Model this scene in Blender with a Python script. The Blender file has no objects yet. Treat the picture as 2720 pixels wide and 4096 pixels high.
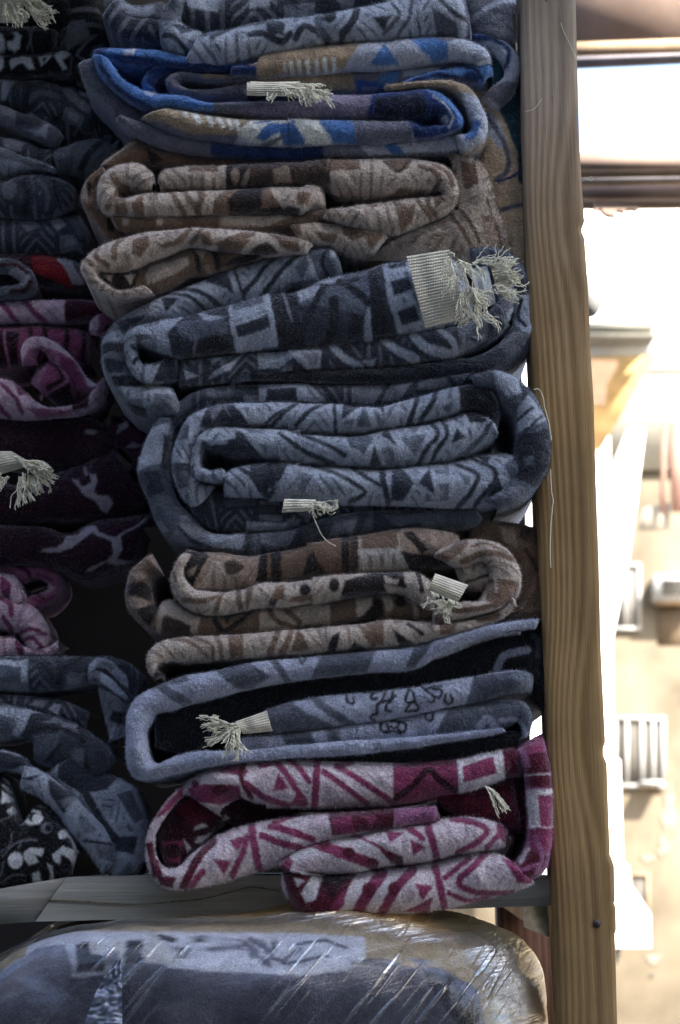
import bpy, math, numpy as np
from mathutils import Vector, Matrix
rng = np.random.default_rng(7)
SC = bpy.context.scene
C = SC.collection
# ------------------------------------------------------------------ camera
W, H = 680, 1024
HALF_V = math.radians(13.25)
FPX = 512 / math.tan(HALF_V)
CAM = np.array([0.0, -2.45, 1.45])
PITCH, ROLL = math.radians(9.0), math.radians(-1.3)
cam = bpy.data.cameras.new('camera'); camo = bpy.data.objects.new('camera', cam); C.objects.link(camo)
M = Matrix.Rotation(math.pi / 2 + PITCH, 3, 'X') @ Matrix.Rotation(ROLL, 3, 'Z')
camo.matrix_world = Matrix.Translation(Vector(CAM)) @ M.to_4x4()
cam.sensor_fit = 'VERTICAL'; cam.sensor_height = 23.6; cam.sensor_width = 15.7
cam.lens = 11.8 / math.tan(HALF_V); cam.clip_start = 0.05; cam.clip_end = 2000
cam.dof.use_dof = True; cam.dof.focus_distance = 2.47; cam.dof.aperture_fstop = 5.6
SC.camera = camo
RT, UP, FW = [np.array(M @ Vector(v)) for v in ((1, 0, 0), (0, 1, 0), (0, 0, -1))]
# ------------------------------------------------------------------ sky, sun, exposure
SUN_EL, SUN_AZ = 42.0, 148.0      # azimuth clockwise from +Y (the street runs along X)
w = bpy.data.worlds.new('World'); SC.world = w; w.use_nodes = True
nt = w.node_tree; bg = nt.nodes['Background']
sky = nt.nodes.new('ShaderNodeTexSky'); sky.sky_type = 'NISHITA'; sky.sun_disc = False
sky.sun_elevation = math.radians(SUN_EL); sky.sun_rotation = math.radians(SUN_AZ)
sky.air_density = 1.0; sky.dust_density = 2.0; sky.ozone_density = 1.0
nt.links.new(sky.outputs[0], bg.inputs[0]); bg.inputs[1].default_value = 0.15
sl = bpy.data.lights.new('sun', 'SUN'); sl.energy = 5.0; sl.angle = math.radians(0.5); sl.color = (1, .93, .82)
so = bpy.data.objects.new('sun', sl); C.objects.link(so)
el, az = math.radians(SUN_EL), math.radians(SUN_AZ)
sd = Vector((math.sin(az) * math.cos(el), math.cos(az) * math.cos(el), math.sin(el)))
so.rotation_euler = sd.to_track_quat('Z', 'Y').to_euler()
SC.view_settings.view_transform = 'Standard'; SC.view_settings.look = 'None'
SC.view_settings.exposure = 2.4; SC.view_settings.gamma = 1.0
SC.cycles.max_bounces = 8; SC.cycles.transparent_max_bounces = 12
# ------------------------------------------------------------------ helpers
def P(x, y, Y):
    """picture point (680 x 1024 grid) -> world point at depth Y (arrays allowed)"""
    x = np.asarray(x, float); y = np.asarray(y, float); Y = np.asarray(Y, float)
    r = FW[None, :] * FPX + RT[None, :] * (x.reshape(-1, 1) - 340) - UP[None, :] * (y.reshape(-1, 1) - 512)
    t = (Y.reshape(-1, 1) - CAM[1]) / r[:, 1:2]
    return CAM[None, :] + r * t
def P1(x, y, Y): return P([x], [y], [Y])[0]
CROP = {'a': (0, 0, 1.3067), 'b': (1000, 0, 1.3067), 'c': (0, 600, 1.3067), 'd': (1000, 600, 1.3067),
        'e': (0, 1200, 1.3067), 'f': (1000, 1200, 1.3067), 'g': (0, 1800, 1.3067), 'h': (1000, 1800, 1.3067),
        'i': (0, 2500, 1.3067), 'j': (1000, 2500, 1.3067), 'k': (0, 3196, 1.3067), 'l': (1000, 3196, 1.3067),
        'm': (600, 900, 1.96), 'n': (400, 1400, 1.96), 'o': (450, 2000, 1.96), 'p': (0, 2600, 2.24),
        'r': (2020, 0, 2.24), 's': (2020, 1000, 2.24), 't': (2020, 2000, 2.24), 'u': (2020, 3000, 2.154), 'R': (0, 0, .25)}
def cv(c, x, y):
    ox, oy, s = CROP[c]; return (ox + x / s) / 4, (oy + y / s) / 4
def tag(o, label=None, cat=None, group=None, kind=None):
    if label: o['label'] = label
    if cat: o['category'] = cat
    if group: o['group'] = group
    if kind: o['kind'] = kind
    return o
def empty(name, loc):
    o = bpy.data.objects.new(name, None); o.empty_display_size = .02; o.location = loc; C.objects.link(o); return o
def mesh_obj(name, V, F, mat, parent=None, col=None, smooth=False, mats=None):
    me = bpy.data.meshes.new(name)
    V = np.asarray(V, np.float32)
    if parent is not None: V = V - np.array(parent.location, np.float32)[None, :]
    if isinstance(F, list) and len({len(f) for f in F}) > 1:
        me.from_pydata([tuple(v) for v in V], [], [tuple(f) for f in F])
    else:
        F = np.asarray(F, np.int32); n, k = F.shape
        me.vertices.add(len(V)); me.vertices.foreach_set('co', V.ravel())
        me.loops.add(n * k); me.loops.foreach_set('vertex_index', F.ravel())
        me.polygons.add(n); me.polygons.foreach_set('loop_start', np.arange(0, n * k, k, dtype=np.int32))
        me.update(calc_edges=True)
    if col is not None:
        a = me.color_attributes.new('Col', 'FLOAT_COLOR', 'POINT')
        a.data.foreach_set('color', np.hstack([col, np.ones((len(col), 1))]).astype(np.float32).ravel())
    if smooth: me.polygons.foreach_set('use_smooth', np.ones(len(me.polygons), bool))
    me.materials.append(mat)
    o = bpy.data.objects.new(name, me); C.objects.link(o)
    if parent is not None: o.parent = parent
    return o
def hash2(i, j, s):
    n = (i * 374761393 + j * 668265263 + s * 974634777) & 0xffffffff
    n = ((n ^ (n >> 13)) * 1274126177) & 0xffffffff
    return ((n ^ (n >> 16)) & 0xffffff) / float(0xffffff)
def vnoise(x, y, s=0):
    x = np.asarray(x, float); y = np.asarray(y, float)
    i = np.floor(x).astype(np.int64); j = np.floor(y).astype(np.int64); fx = x - i; fy = y - j
    fx = fx * fx * (3 - 2 * fx); fy = fy * fy * (3 - 2 * fy)
    a = hash2(i, j, s); b = hash2(i + 1, j, s); c = hash2(i, j + 1, s); d = hash2(i + 1, j + 1, s)
    return (a + (b - a) * fx) * (1 - fy) + (c + (d - c) * fx) * fy - .5
def catmull(Pt, n_per):
    """Pt (n,k) -> dense samples, n_per = samples for each span"""
    Pt = np.asarray(Pt, float)
    E = np.vstack([2 * Pt[0] - Pt[1], Pt, 2 * Pt[-1] - Pt[-2]])
    out = []
    for i in range(len(Pt) - 1):
        p0, p1, p2, p3 = E[i:i + 4]; m = max(1, int(n_per[i]))
        t = (np.arange(m) / m)[:, None]
        out.append(.5 * (2 * p1 + (p2 - p0) * t + (2 * p0 - 5 * p1 + 4 * p2 - p3) * t * t + (3 * p1 - p0 - 3 * p2 + p3) * t ** 3))
    out.append(Pt[-1:])
    return np.vstack(out)
# ------------------------------------------------------------------ materials
def newmat(name):
    m = bpy.data.materials.new(name); m.use_nodes = True
    return m, m.node_tree, m.node_tree.nodes['Principled BSDF']
def noise(nt, scale, detail=3, vec=None, rough=.5):
    n = nt.nodes.new('ShaderNodeTexNoise'); n.inputs['Scale'].default_value = scale; n.inputs['Detail'].default_value = detail
    n.inputs['Roughness'].default_value = rough
    if vec is not None: nt.links.new(vec, n.inputs['Vector'])
    return n
def ramp(nt, fac, stops):
    r = nt.nodes.new('ShaderNodeValToRGB'); e = r.color_ramp.elements
    while len(e) < len(stops): e.new(.5)
    for q, (p, c) in zip(e, stops): q.position = p; q.color = (*c, 1)
    nt.links.new(fac, r.inputs[0]); return r
def coords(nt, scale=(1, 1, 1), rot=(0, 0, 0)):
    t = nt.nodes.new('ShaderNodeTexCoord'); m = nt.nodes.new('ShaderNodeMapping')
    m.inputs['Scale'].default_value = scale; m.inputs['Rotation'].default_value = rot
    nt.links.new(t.outputs['Object'], m.inputs[0]); return m.outputs[0]
def coords2(nt, rot, scale):
    t = nt.nodes.new('ShaderNodeTexCoord'); a = nt.nodes.new('ShaderNodeMapping'); b = nt.nodes.new('ShaderNodeMapping')
    a.inputs['Rotation'].default_value = rot; b.inputs['Scale'].default_value = scale
    nt.links.new(t.outputs['Object'], a.inputs[0]); nt.links.new(a.outputs[0], b.inputs[0]); return b.outputs[0]
def bump(nt, h, dist, bsdf, strength=1.0, prev=None):
    b = nt.nodes.new('ShaderNodeBump'); b.inputs['Distance'].default_value = dist; b.inputs['Strength'].default_value = strength
    nt.links.new(h, b.inputs['Height'])
    if prev: nt.links.new(prev, b.inputs['Normal'])
    if bsdf is not None: nt.links.new(b.outputs[0], bsdf.inputs['Normal'])
    return b.outputs[0]
def plush_mat(name='plush', sheen=.75, rough_sheen=.4):
    m, nt, b = newmat(name)
    a = nt.nodes.new('ShaderNodeAttribute'); a.attribute_name = 'Col'
    v = coords(nt)
    n1 = noise(nt, 420, 3, v, .65); n2 = noise(nt, 60, 3, v)
    mr = nt.nodes.new('ShaderNodeMapRange'); mr.inputs['From Min'].default_value = .25; mr.inputs['From Max'].default_value = .75
    mr.inputs['To Min'].default_value = .62; mr.inputs['To Max'].default_value = 1.38
    nt.links.new(n1.outputs[0], mr.inputs[0])
    mr2 = nt.nodes.new('ShaderNodeMapRange'); mr2.inputs['From Min'].default_value = .3; mr2.inputs['From Max'].default_value = .7
    mr2.inputs['To Min'].default_value = .82; mr2.inputs['To Max'].default_value = 1.15
    nt.links.new(n2.outputs[0], mr2.inputs[0])
    mu = nt.nodes.new('ShaderNodeMath'); mu.operation = 'MULTIPLY'
    nt.links.new(mr.outputs[0], mu.inputs[0]); nt.links.new(mr2.outputs[0], mu.inputs[1])
    vm = nt.nodes.new('ShaderNodeVectorMath'); vm.operation = 'SCALE'
    nt.links.new(a.outputs['Color'], vm.inputs[0]); nt.links.new(mu.outputs[0], vm.inputs['Scale'])
    nt.links.new(vm.outputs[0], b.inputs['Base Color'])
    b.inputs['Roughness'].default_value = .95; b.inputs['Specular IOR Level'].default_value = .12
    b.inputs['Sheen Weight'].default_value = sheen; b.inputs['Sheen Roughness'].default_value = rough_sheen
    b.inputs['Sheen Tint'].default_value = (.85, .88, 1, 1)
    p = bump(nt, n1.outputs[0], .0022, None); bump(nt, n2.outputs[0], .006, b, .8, p)
    return m
PLUSH = plush_mat()
def plain(name, col, rough=.8, var=.15, scale=8, spec=.3, bmp=0, metallic=0):
    m, nt, b = newmat(name)
    n = noise(nt, scale, 5, coords(nt))
    lo = tuple(c * (1 - var) for c in col); hi = tuple(min(1, c * (1 + var)) for c in col)
    r = ramp(nt, n.outputs[0], [(.3, lo), (.7, hi)])
    nt.links.new(r.outputs[0], b.inputs['Base Color'])
    b.inputs['Roughness'].default_value = rough; b.inputs['Specular IOR Level'].default_value = spec; b.inputs['Metallic'].default_value = metallic
    if bmp: bump(nt, n.outputs[0], bmp, b)
    return m
COTTON = plain('unbleached_cotton', (.93, .85, .67), .95, .2, 300, .1, .001)
# ------------------------------------------------------------------ cloth folds
PAL = {  # dark tones lifted to imitate veiling glare
 'slate': dict(fill=.85, l=(.41, .455, .53), m=(.11, .13, .165), d=(.042, .050, .066), k=(.022, .025, .032), a=(.20, .215, .25), w=(.6, .6, .62)),
 'brown': dict(fill=.7, l=(.54, .46, .385), m=(.21, .14, .095), d=(.075, .052, .040), k=(.030, .023, .020), a=(.38, .29, .225), w=(.62, .60, .56)),
 'blue': dict(b=(.085,.205,.47), n=(.018,.046,.165), l=(.48, .52, .60), m=(.030, .105, .36), d=(.018, .045, .15), k=(.012, .017, .04), a=(.17, .175, .22), t=(.40, .31, .21), u=(.66, .53, .37), w=(.80, .82, .76), v=(.24, .21, .29), g=(.05, .08, .13), e=(.02, .08, .11)),  # u: lighter tan holding the warm light on the right side
 'gray': dict(l=(.40, .43, .53), m=(.105, .12, .15), d=(.045, .05, .062), k=(.017, .017, .020), a=(.19, .20, .235), w=(.62, .62, .66)),
 'purple': dict(fill=.3, l=(.70, .61, .64), m=(.27, .048, .115), d=(.11, .010, .026), k=(.038, .006, .012), a=(.36, .14, .26), w=(.70, .66, .68)),
 'pink': dict(fill=.45, l=(.60, .46, .54), m=(.22, .05, .12), d=(.06, .007, .022), k=(.018, .003, .007), a=(.34, .13, .23), w=(.6, .52, .56)),
 'plum': dict(l=(.42, .38, .44), m=(.034, .008, .020), d=(.020, .005, .014), k=(.010, .003, .008), a=(.08, .02, .06), w=(.5, .47, .5)),
 'black': dict(l=(.75, .78, .80), m=(.06, .07, .08), d=(.015, .017, .02), k=(.007, .008, .009), a=(.20, .21, .23), w=(.88, .9, .9)),
 'red': dict(l=(.38, .36, .40), m=(.26, .012, .018), d=(.04, .006, .01), k=(.012, .006, .008), a=(.1, .11, .13), w=(.5, .5, .52)),
 'sand': dict(l=(.5, .42, .34), m=(.22, .15, .1), d=(.10, .06, .04), k=(.03, .02, .015), a=(.34, .27, .2), w=(.5, .45, .4)),
}
def parse(txt):
    ribs = []; c = 'a'
    for line in txt.strip().splitlines():
        tk = line.split()
        if not tk or tk[0] == '#': continue
        if tk[0] == 'R':        # R base d k [seed]
            ribs.append(dict(base=tk[1], d=float(tk[2]), k=float(tk[3]), seed=int(tk[4]) if len(tk) > 4 else 0, st=[], mo=[])); continue
        kind = None
        if tk[0] in 'SPEQ' and len(tk[0]) == 1:
            kind = tk[0]; colr = tk[1]; wd = 0
            rest = tk[2:]
            if kind == 'S' or kind == 'Q': wd = float(rest[0]); rest = rest[1:]
            cc = c; pts = []
            for q in rest:
                if ':' in q: cc, q = q.split(':')
                x, y = [float(v) for v in q.split(',')]
                pts.append((cc, x, y))
            ribs[-1]['mo'].append((kind, colr, wd, pts)); c = cc if pts else c
            continue
        for q in tk:
            if q == '|': continue
            if ':' in q: c, q = q.split(':')
            v = [float(z) for z in q.split(',')]
            x1, y1 = cv(c, v[0], v[1]); x2, y2 = cv(c, v[2], v[3])
            ribs[-1]['st'].append((x1, y1, x2, y2, v[4] if len(v) > 4 else None))
    return ribs
def sm(t): t = np.clip(t, 0, 1); return t * t * (3 - 2 * t)
def seg_dist(px, py, pts):
    D = np.full(px.shape, 1e9)
    for (x0, y0), (x1, y1) in zip(pts[:-1], pts[1:]):
        dx, dy = x1 - x0, y1 - y0; L = dx * dx + dy * dy + 1e-9
        t = np.clip(((px - x0) * dx + (py - y0) * dy) / L, 0, 1)
        D = np.minimum(D, np.hypot(px - x0 - t * dx, py - y0 - t * dy))
    return D
def inside(px, py, pts):
    r = np.zeros(px.shape, bool)
    n = len(pts)
    for i in range(n):
        x0, y0 = pts[i]; x1, y1 = pts[(i + 1) % n]
        if y0 == y1: continue
        r ^= ((y0 > py) != (y1 > py)) & (px < (x1 - x0) * (py - y0) / (y1 - y0) + x0)
    return r
def aztec(s, a, pal, seed, base):
    """woven repeat along the cloth: bars, frames, chevrons, triangles"""
    col = np.tile(np.array(pal[base]), (len(s), 1)); D = np.array(pal['k'] if base in 'dk' else pal['m']); L = np.array(pal['l'])
    if base in 'dk': D = np.array(pal['a'])
    u = s / 46.0; cell = np.floor(u).astype(int); f = (u - cell) * 46
    t = (cell * 7 + seed * 5) % 5
    def put(m, c, al=.9): col[:] = col * (1 - m[:, None] * al) + c * m[:, None] * al
    def line(q, per, wd): z = np.abs((q / per) % 1 - .5) * per; return sm((wd - z) / 1.6 + .5)
    put(line(f + a * .8, 15, 2.6) * (t == 0), D)
    put(sm((16 - np.abs(f - 23)) / 1.5) * sm((11 - np.abs((a + 200) % 34 - 17)) / 1.5) * (t == 1), D)
    put(sm((9 - np.abs(f - 23)) / 1.5) * sm((5 - np.abs((a + 200) % 34 - 17)) / 1.5) * (t == 1), L, .6)
    put(line(f, 15, 2.4) * (t == 2), D)
    z = (a + 200) % 30; put(sm((z * .6 - np.abs(f - 23)) / 1.5) * (t == 3), D)
    put(line(np.abs(f - 23) + a, 14, 2.4) * (t == 4), D)
    return col
MM = 2.5 / FPX      # metres per picture pixel at the stack
def build_ribbon(rb, pal, dof=0.0, back=.26, res=1.25):
    st = rb['st']; n = len(st)
    ds = []; last = rb['d']
    for q in st:
        ds.append(rb['d'] if q[4] is None else q[4])
    K = np.array([[q[0], q[1], q[2], q[3], dd] for q, dd in zip(st, ds)])
    cen = (K[:, :2] + K[:, 2:4]) / 2
    L = np.maximum(np.hypot(*(K[1:, :2] - K[:-1, :2]).T), np.hypot(*(K[1:, 2:4] - K[:-1, 2:4]).T))
    S = catmull(K, np.ceil(L / res / 1.0))
    A, B, dd = S[:, :2], S[:, 2:4], S[:, 4]
    Cn = (A + B) / 2; V = (A - B) / 2; hw = np.hypot(V[:, 0], V[:, 1])
    m = len(S)
    s = np.concatenate([[0], np.cumsum(np.hypot(*(Cn[1:] - Cn[:-1]).T))])
    wmax = float(np.percentile(hw, 90))
    nth = int(np.clip(wmax * 2.5 / res, 10, 110))
    th = np.linspace(-math.pi / 2, math.pi / 2, nth)
    bk = np.array([.0025, .005, .008, .012, .016, .021, .027, .034, .042, .052, .065, .085, .12, back]); bk = bk[bk <= back]
    sn = np.concatenate([-np.ones(len(bk)), np.sin(th), np.ones(len(bk))])
    ext = np.concatenate([bk[::-1], np.zeros(nth), bk])
    cs = np.concatenate([np.zeros(len(bk)), np.cos(th), np.zeros(len(bk))])
    sg = np.sign(sn)
    hwp = np.maximum(hw, .5)
    # large lumps and soft puckers
    s2 = s[:, None]; a2 = (hw[:, None] * sn[None, :])
    seed = rb['seed'] * 13 + int(st[0][0] * 7 + st[0][1] * 3) % 9973
    SN = sn[None, :] * np.ones((m, 1))
    lump = vnoise(s2 / 42 + a2 * .004, a2 / 60, seed) * 1.0 + vnoise(s2 / 15 + a2 / 24, a2 / 26, seed + 1) * .6
    edge = vnoise(s / 30, s * 0, seed + 2) * 1.2 + vnoise(s / 9, s * 0, seed + 3) * .6
    fx = Cn[:, 0:1] + V[:, 0:1] * SN; fy = Cn[:, 1:2] + V[:, 1:2] * SN
    nx = V[:, 0:1] / hwp[:, None]; ny = V[:, 1:2] / hwp[:, None]
    gx = fx + nx * (edge[:, None] * np.abs(SN)) ; gy = fy + ny * (edge[:, None] * np.abs(SN))
    # flat (unrolled) coordinates for the woven pattern
    px = fx + nx * sg[None, :] * (ext[None, :] / MM); py = fy + ny * sg[None, :] * (ext[None, :] / MM)
    bulge = np.minimum(rb['k'] * 1.35 * hw * MM, .046)[:, None]
    Yf = (dd * .01)[:, None] + bulge * (1 - np.abs(cs[None, :]) ** .95) - lump * .004 * (np.abs(cs[None, :]) + .2)
    # ends roll back
    e = np.minimum(s, s[-1] - s); Yf = Yf + (np.clip(1 - e / np.maximum(4, hw * .5), 0, 1) ** 2 * .012)[:, None]
    Y = Yf + ext[None, :]
    base = P((gx).ravel(), (gy).ravel(), np.repeat(dd * .01, SN.shape[1]))
    Wd = base.copy(); Wd[:, 1] = Y.ravel()
    # fine nap
    nap = vnoise(s2 / 1.9 + a2 * 0, (a2 + ext[None, :] / MM) / 1.9, seed + 5) + .6 * vnoise(s2 / 4.3, a2 / 4.3, seed + 6)
    Wd[:, 1] -= nap.ravel() * .0009
    Wd[:, 2] += (vnoise(px / 1.7, py / 1.7, 91) * .0007).ravel()
    # colour
    nc_ = SN.shape[1]
    X = px.ravel(); Yq = py.ravel()
    if rb['base'].startswith('auto'):
        col = aztec(np.repeat(s, SN.shape[1]) + 500, (a2 + sg * ext[None, :] / MM).ravel() + vnoise(X / 9, Yq / 9, 4) * 3, pal, rb['seed'], rb['base'][4:] or 'm')
        rgb0 = pal[rb['base'][4:] or 'm']
    else:
        col = np.tile(np.array(pal[rb['base']]), (len(X), 1))
    if len(rb['mo']):
        wx = X + vnoise(X / 7, Yq / 7, 21) * .9 + vnoise(X / 1.6, Yq / 1.6, 22) * 1.2
        wy = Yq + vnoise(X / 7, Yq / 7, 23) * .9 + vnoise(X / 1.6, Yq / 1.6, 24) * 1.2
        near = np.zeros(len(X))
        for kind, cn, wd, pts in rb['mo']:
            sc = 1 / (CROP[pts[0][0]][2] * 4)
            if kind == 'E':
                cx, cy = cv(*pts[0]); rx, ry = pts[1][1] * sc, pts[1][2] * sc
                q = np.hypot((wx - cx) / rx, (wy - cy) / ry); m_ = sm((1 - q) * min(rx, ry) / 2.6 + .5); near = np.maximum(near, sm((1 - q) * min(rx, ry) / 4 + 1.6))
            else:
                p2 = [cv(*q) for q in pts]
                wd = wd * (1.12 if cn in 'mdk' and wd < 45 else 1.0)
                if kind in 'S':
                    q2 = catmull(np.array(p2), [4] * (len(p2) - 1)) if len(p2) > 2 else np.array(p2)
                    sdq = wd * sc / 2 - seg_dist(wx, wy, q2); m_ = sm(sdq / 2.6 + .5); near = np.maximum(near, sm(sdq / 4 + 1.6))
                elif kind == 'Q':
                    m_ = sm((wd * sc / 2 - seg_dist(wx, wy, np.array(p2))) / 1.5 + .5)
                else:
                    ins = inside(wx, wy, p2); dist = seg_dist(wx, wy, p2 + p2[:1])
                    sdq = np.where(ins, dist, -dist); m_ = sm(sdq / 2.8 + .5)
                    near = np.maximum(near, sm(1 - np.abs(sdq) / 5) if cn in 'lw' else sm(sdq / 4 + 1.6))
            col = col + (np.array(pal[cn]) - col) * m_[:, None]
        if pal.get('fill') and rb['base'] in 'lamd':       # smaller motifs of the weave between the large ones
            sv = np.repeat(s, nc_); u = sv * 1.35 + seed % 37
            av = (a2 * 1.35).ravel() + vnoise(X / 8, Yq / 8, 9) * 2
            az = aztec(u, av, pal, seed % 5, rb['base'])
            dif = np.clip(np.abs(az - np.array(pal[rb['base']])).sum(1) * 8, 0, 1)
            lightness = np.clip((col.sum(1) / max(1e-3, sum(pal[rb['base']])) - .55) / .3, 0, 1)
            k_ = (1 - near) * dif * lightness * pal['fill']
            col = col + (az - col) * k_[:, None]
    if rb['base'] in 'lamdbt' and ext.max() > 0:      # the woven repeat carries on where the cloth runs back out of view
        bb = {'b': 'b', 't': 't'}.get(rb['base'], rb['base'])
        pq = dict(pal); pq.setdefault('m', pal.get('m', pal.get('a')))
        az = aztec(np.repeat(s, nc_) + 700, (ext[None, :] / MM + 0 * a2).ravel() + vnoise(X / 9, Yq / 9, 4) * 3, pq, seed % 7, bb)
        fb_ = (sm((ext - .006) / .012)[None, :] + 0 * a2).ravel()[:, None]; col = col * (1 - fb_) + az * fb_
    mot = 1 + .10 * vnoise(X / 7, Yq / 7, 55) + .25 * vnoise(X / 1.5, Yq / 1.5, 56)
    col = np.clip(col * mot[:, None], 0, 1)
    nc = SN.shape[1]
    idx = np.arange(m * nc).reshape(m, nc)
    F = np.stack([idx[:-1, :-1], idx[1:, :-1], idx[1:, 1:], idx[:-1, 1:]], -1).reshape(-1, 4)
    # stand-up pile fibres on the front of the fold
    nb = len(bk); fi = idx[1:-1, nb - 4:-nb + 4].ravel()
    nf = int(len(fi) * .55); pick = rng.choice(fi, nf)
    po = Wd[pick].copy(); po += rng.normal(0, .0004, po.shape)
    thv = np.arcsin(np.clip(sn, -1, 1))[pick % nc]
    r_ = pick // nc
    nvx = (nx[r_, 0] * np.sin(thv)); nvz = (-ny[r_, 0] * np.sin(thv))
    nrm = np.stack([nvx, -np.cos(thv), nvz], -1)
    dr = nrm + rng.normal(0, .45, nrm.shape) + np.array([0, 0, -.25]); dr /= np.linalg.norm(dr, axis=1)[:, None] + 1e-9
    ln = rng.uniform(.0016, .0036, (nf, 1)); sd_ = np.cross(dr, rng.normal(0, 1, dr.shape)); sd_ /= np.linalg.norm(sd_, axis=1)[:, None] + 1e-9
    fv = np.stack([po - sd_ * .00032, po + sd_ * .00032, po + dr * ln], 1).reshape(-1, 3)
    fc = np.repeat(np.clip(col[pick] * rng.uniform(.8, 1.5, (nf, 1)), 0, 1), 3, 0)
    return Wd, F, col, fv, fc
NTRI = [0]
def blanket(name, palname, txt, label, group, cat='blanket', parts=None, back=.26, dd=0):
    ribs = parse(txt)
    for r in ribs:
        r['d'] += dd; r['st'] = [(*q[:4], q[4] + dd if q[4] is not None else None) for q in r['st']]
    pal = PAL[palname]
    xs = [q[0] for r in ribs for q in r['st']]; ys = [q[1] for r in ribs for q in r['st']]
    loc = P1(np.mean(xs), max(ys), 0.05)
    root = empty(name, loc); tag(root, label, cat, group)
    Vs, Fs, Cs, off = [], [], [], 0
    FV, FC = [], []
    for rb in ribs:
        v, f, c, fv, fc = build_ribbon(rb, pal, back=back)
        Vs.append(v); Fs.append(f + off); Cs.append(c); off += len(v); FV.append(fv); FC.append(fc)
    NTRI[0] += 2 * sum(len(f) for f in Fs) + sum(len(v) for v in FV) // 3
    mesh_obj('folded_cloth', np.vstack(Vs), np.vstack(Fs), PLUSH, root, np.vstack(Cs), True)
    fv = np.vstack(FV)
    o = mesh_obj('pile', fv, np.arange(len(fv)).reshape(-1, 3), PLUSH, root, np.vstack(FC)); o['kind'] = 'stuff'
    return root
# ------------------------------------------------------------------ fringes and threads
def tube(path, r, sides=4):
    path = np.asarray(path, float); n = len(path)
    t = np.gradient(path, axis=0); t /= np.linalg.norm(t, axis=1)[:, None] + 1e-12
    ref = np.array([.3, .8, .52]); a = np.cross(t, ref); a /= np.linalg.norm(a, axis=1)[:, None] + 1e-9
    b = np.cross(t, a); r = np.broadcast_to(r, (n,))
    an = np.arange(sides) / sides * 2 * math.pi
    V = (path[:, None] + r[:, None, None] * (a[:, None] * np.cos(an)[None, :, None] + b[:, None] * np.sin(an)[None, :, None])).reshape(-1, 3)
    F = [[i * sides + j, i * sides + (j + 1) % sides, (i + 1) * sides + (j + 1) % sides, (i + 1) * sides + j] for i in range(n - 1) for j in range(sides)]
    return V, np.array(F)
def join(parts):
    Vs, Fs, o = [], [], 0
    for v, f in parts: Vs.append(v); Fs.append(np.asarray(f) + o); o += len(v)
    return np.vstack(Vs), np.vstack(Fs)
def threads(parent, crop, bunches, Y, name='tassel', r=.00055):
    """bunches: (x0,y0,x1,y1 root line, dx,dy direction, n, spread, curl)"""
    out = []; sc = 1 / (CROP[crop][2] * 4)
    for (x0, y0, x1, y1, dx, dy, n, spread, curl) in bunches:
        L = math.hypot(dx, dy) * sc; left = n
        while left > 0:                      # strands hang together in small twisted locks
            g = min(left, int(rng.integers(3, 7))); left -= g
            t0 = rng.random(); steps = 18; a0 = rng.normal(0, spread); ln0 = L * rng.uniform(.55, 1.1)
            drift = rng.normal(0, curl * .8, steps); bend = rng.normal(0, .06); fr = rng.uniform(.35, .8); ph = rng.uniform(0, 6); am = rng.uniform(.4, 1.3); z0 = rng.normal(0, .003)
            for i in range(g):
                t = np.clip(t0 + rng.normal(0, .03), 0, 1); a = cv(crop, x0 + (x1 - x0) * t, y0 + (y1 - y0) * t)
                pts = [np.array([a[0], a[1]])]; ang = math.atan2(dy, dx) + a0 + rng.normal(0, .07); ln = ln0 * rng.uniform(.85, 1.08); w = bend
                for k in range(steps):
                    w = w * .8 + drift[k] + rng.normal(0, curl * .25); ang += w
                    ang += .10 * math.sin(math.atan2(dy, dx) - ang) + .05 * math.cos(ang)
                    pts.append(pts[-1] + np.array([math.cos(ang), math.sin(ang)]) * ln / steps)
                pts = np.array(pts); kk = np.arange(steps + 1)
                wob = np.sin(kk * fr * 2 + ph + i * .9) * am * np.minimum(kk / 3, 1) * .55
                spr = (i - g / 2) * .12 * np.maximum(0, kk - 10) / 8 * rng.uniform(.5, 4)
                pts = pts + np.stack([-np.sin(ang) * (wob + spr), np.cos(ang) * (wob + spr)], -1)
                dep = Y - .004 + z0 + rng.normal(0, .0008) + np.cos(kk * fr * 2 + ph + i * .9) * .0008 - kk * .0003
                out.append(tube(P(pts[:, 0], pts[:, 1], dep), r * rng.uniform(.7, 1.1), 4))
    v, f = join(out)
    return tag(mesh_obj(name, v, f, COTTON, parent, None, True), None, None, None, 'stuff')
def woven_mat():
    m, nt, b = newmat('woven_hem')
    a = nt.nodes.new('ShaderNodeAttribute'); a.attribute_name = 'Col'
    nt.links.new(a.outputs['Color'], b.inputs['Base Color']); b.inputs['Roughness'].default_value = .95
    return m
WOVEN = woven_mat()
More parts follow.
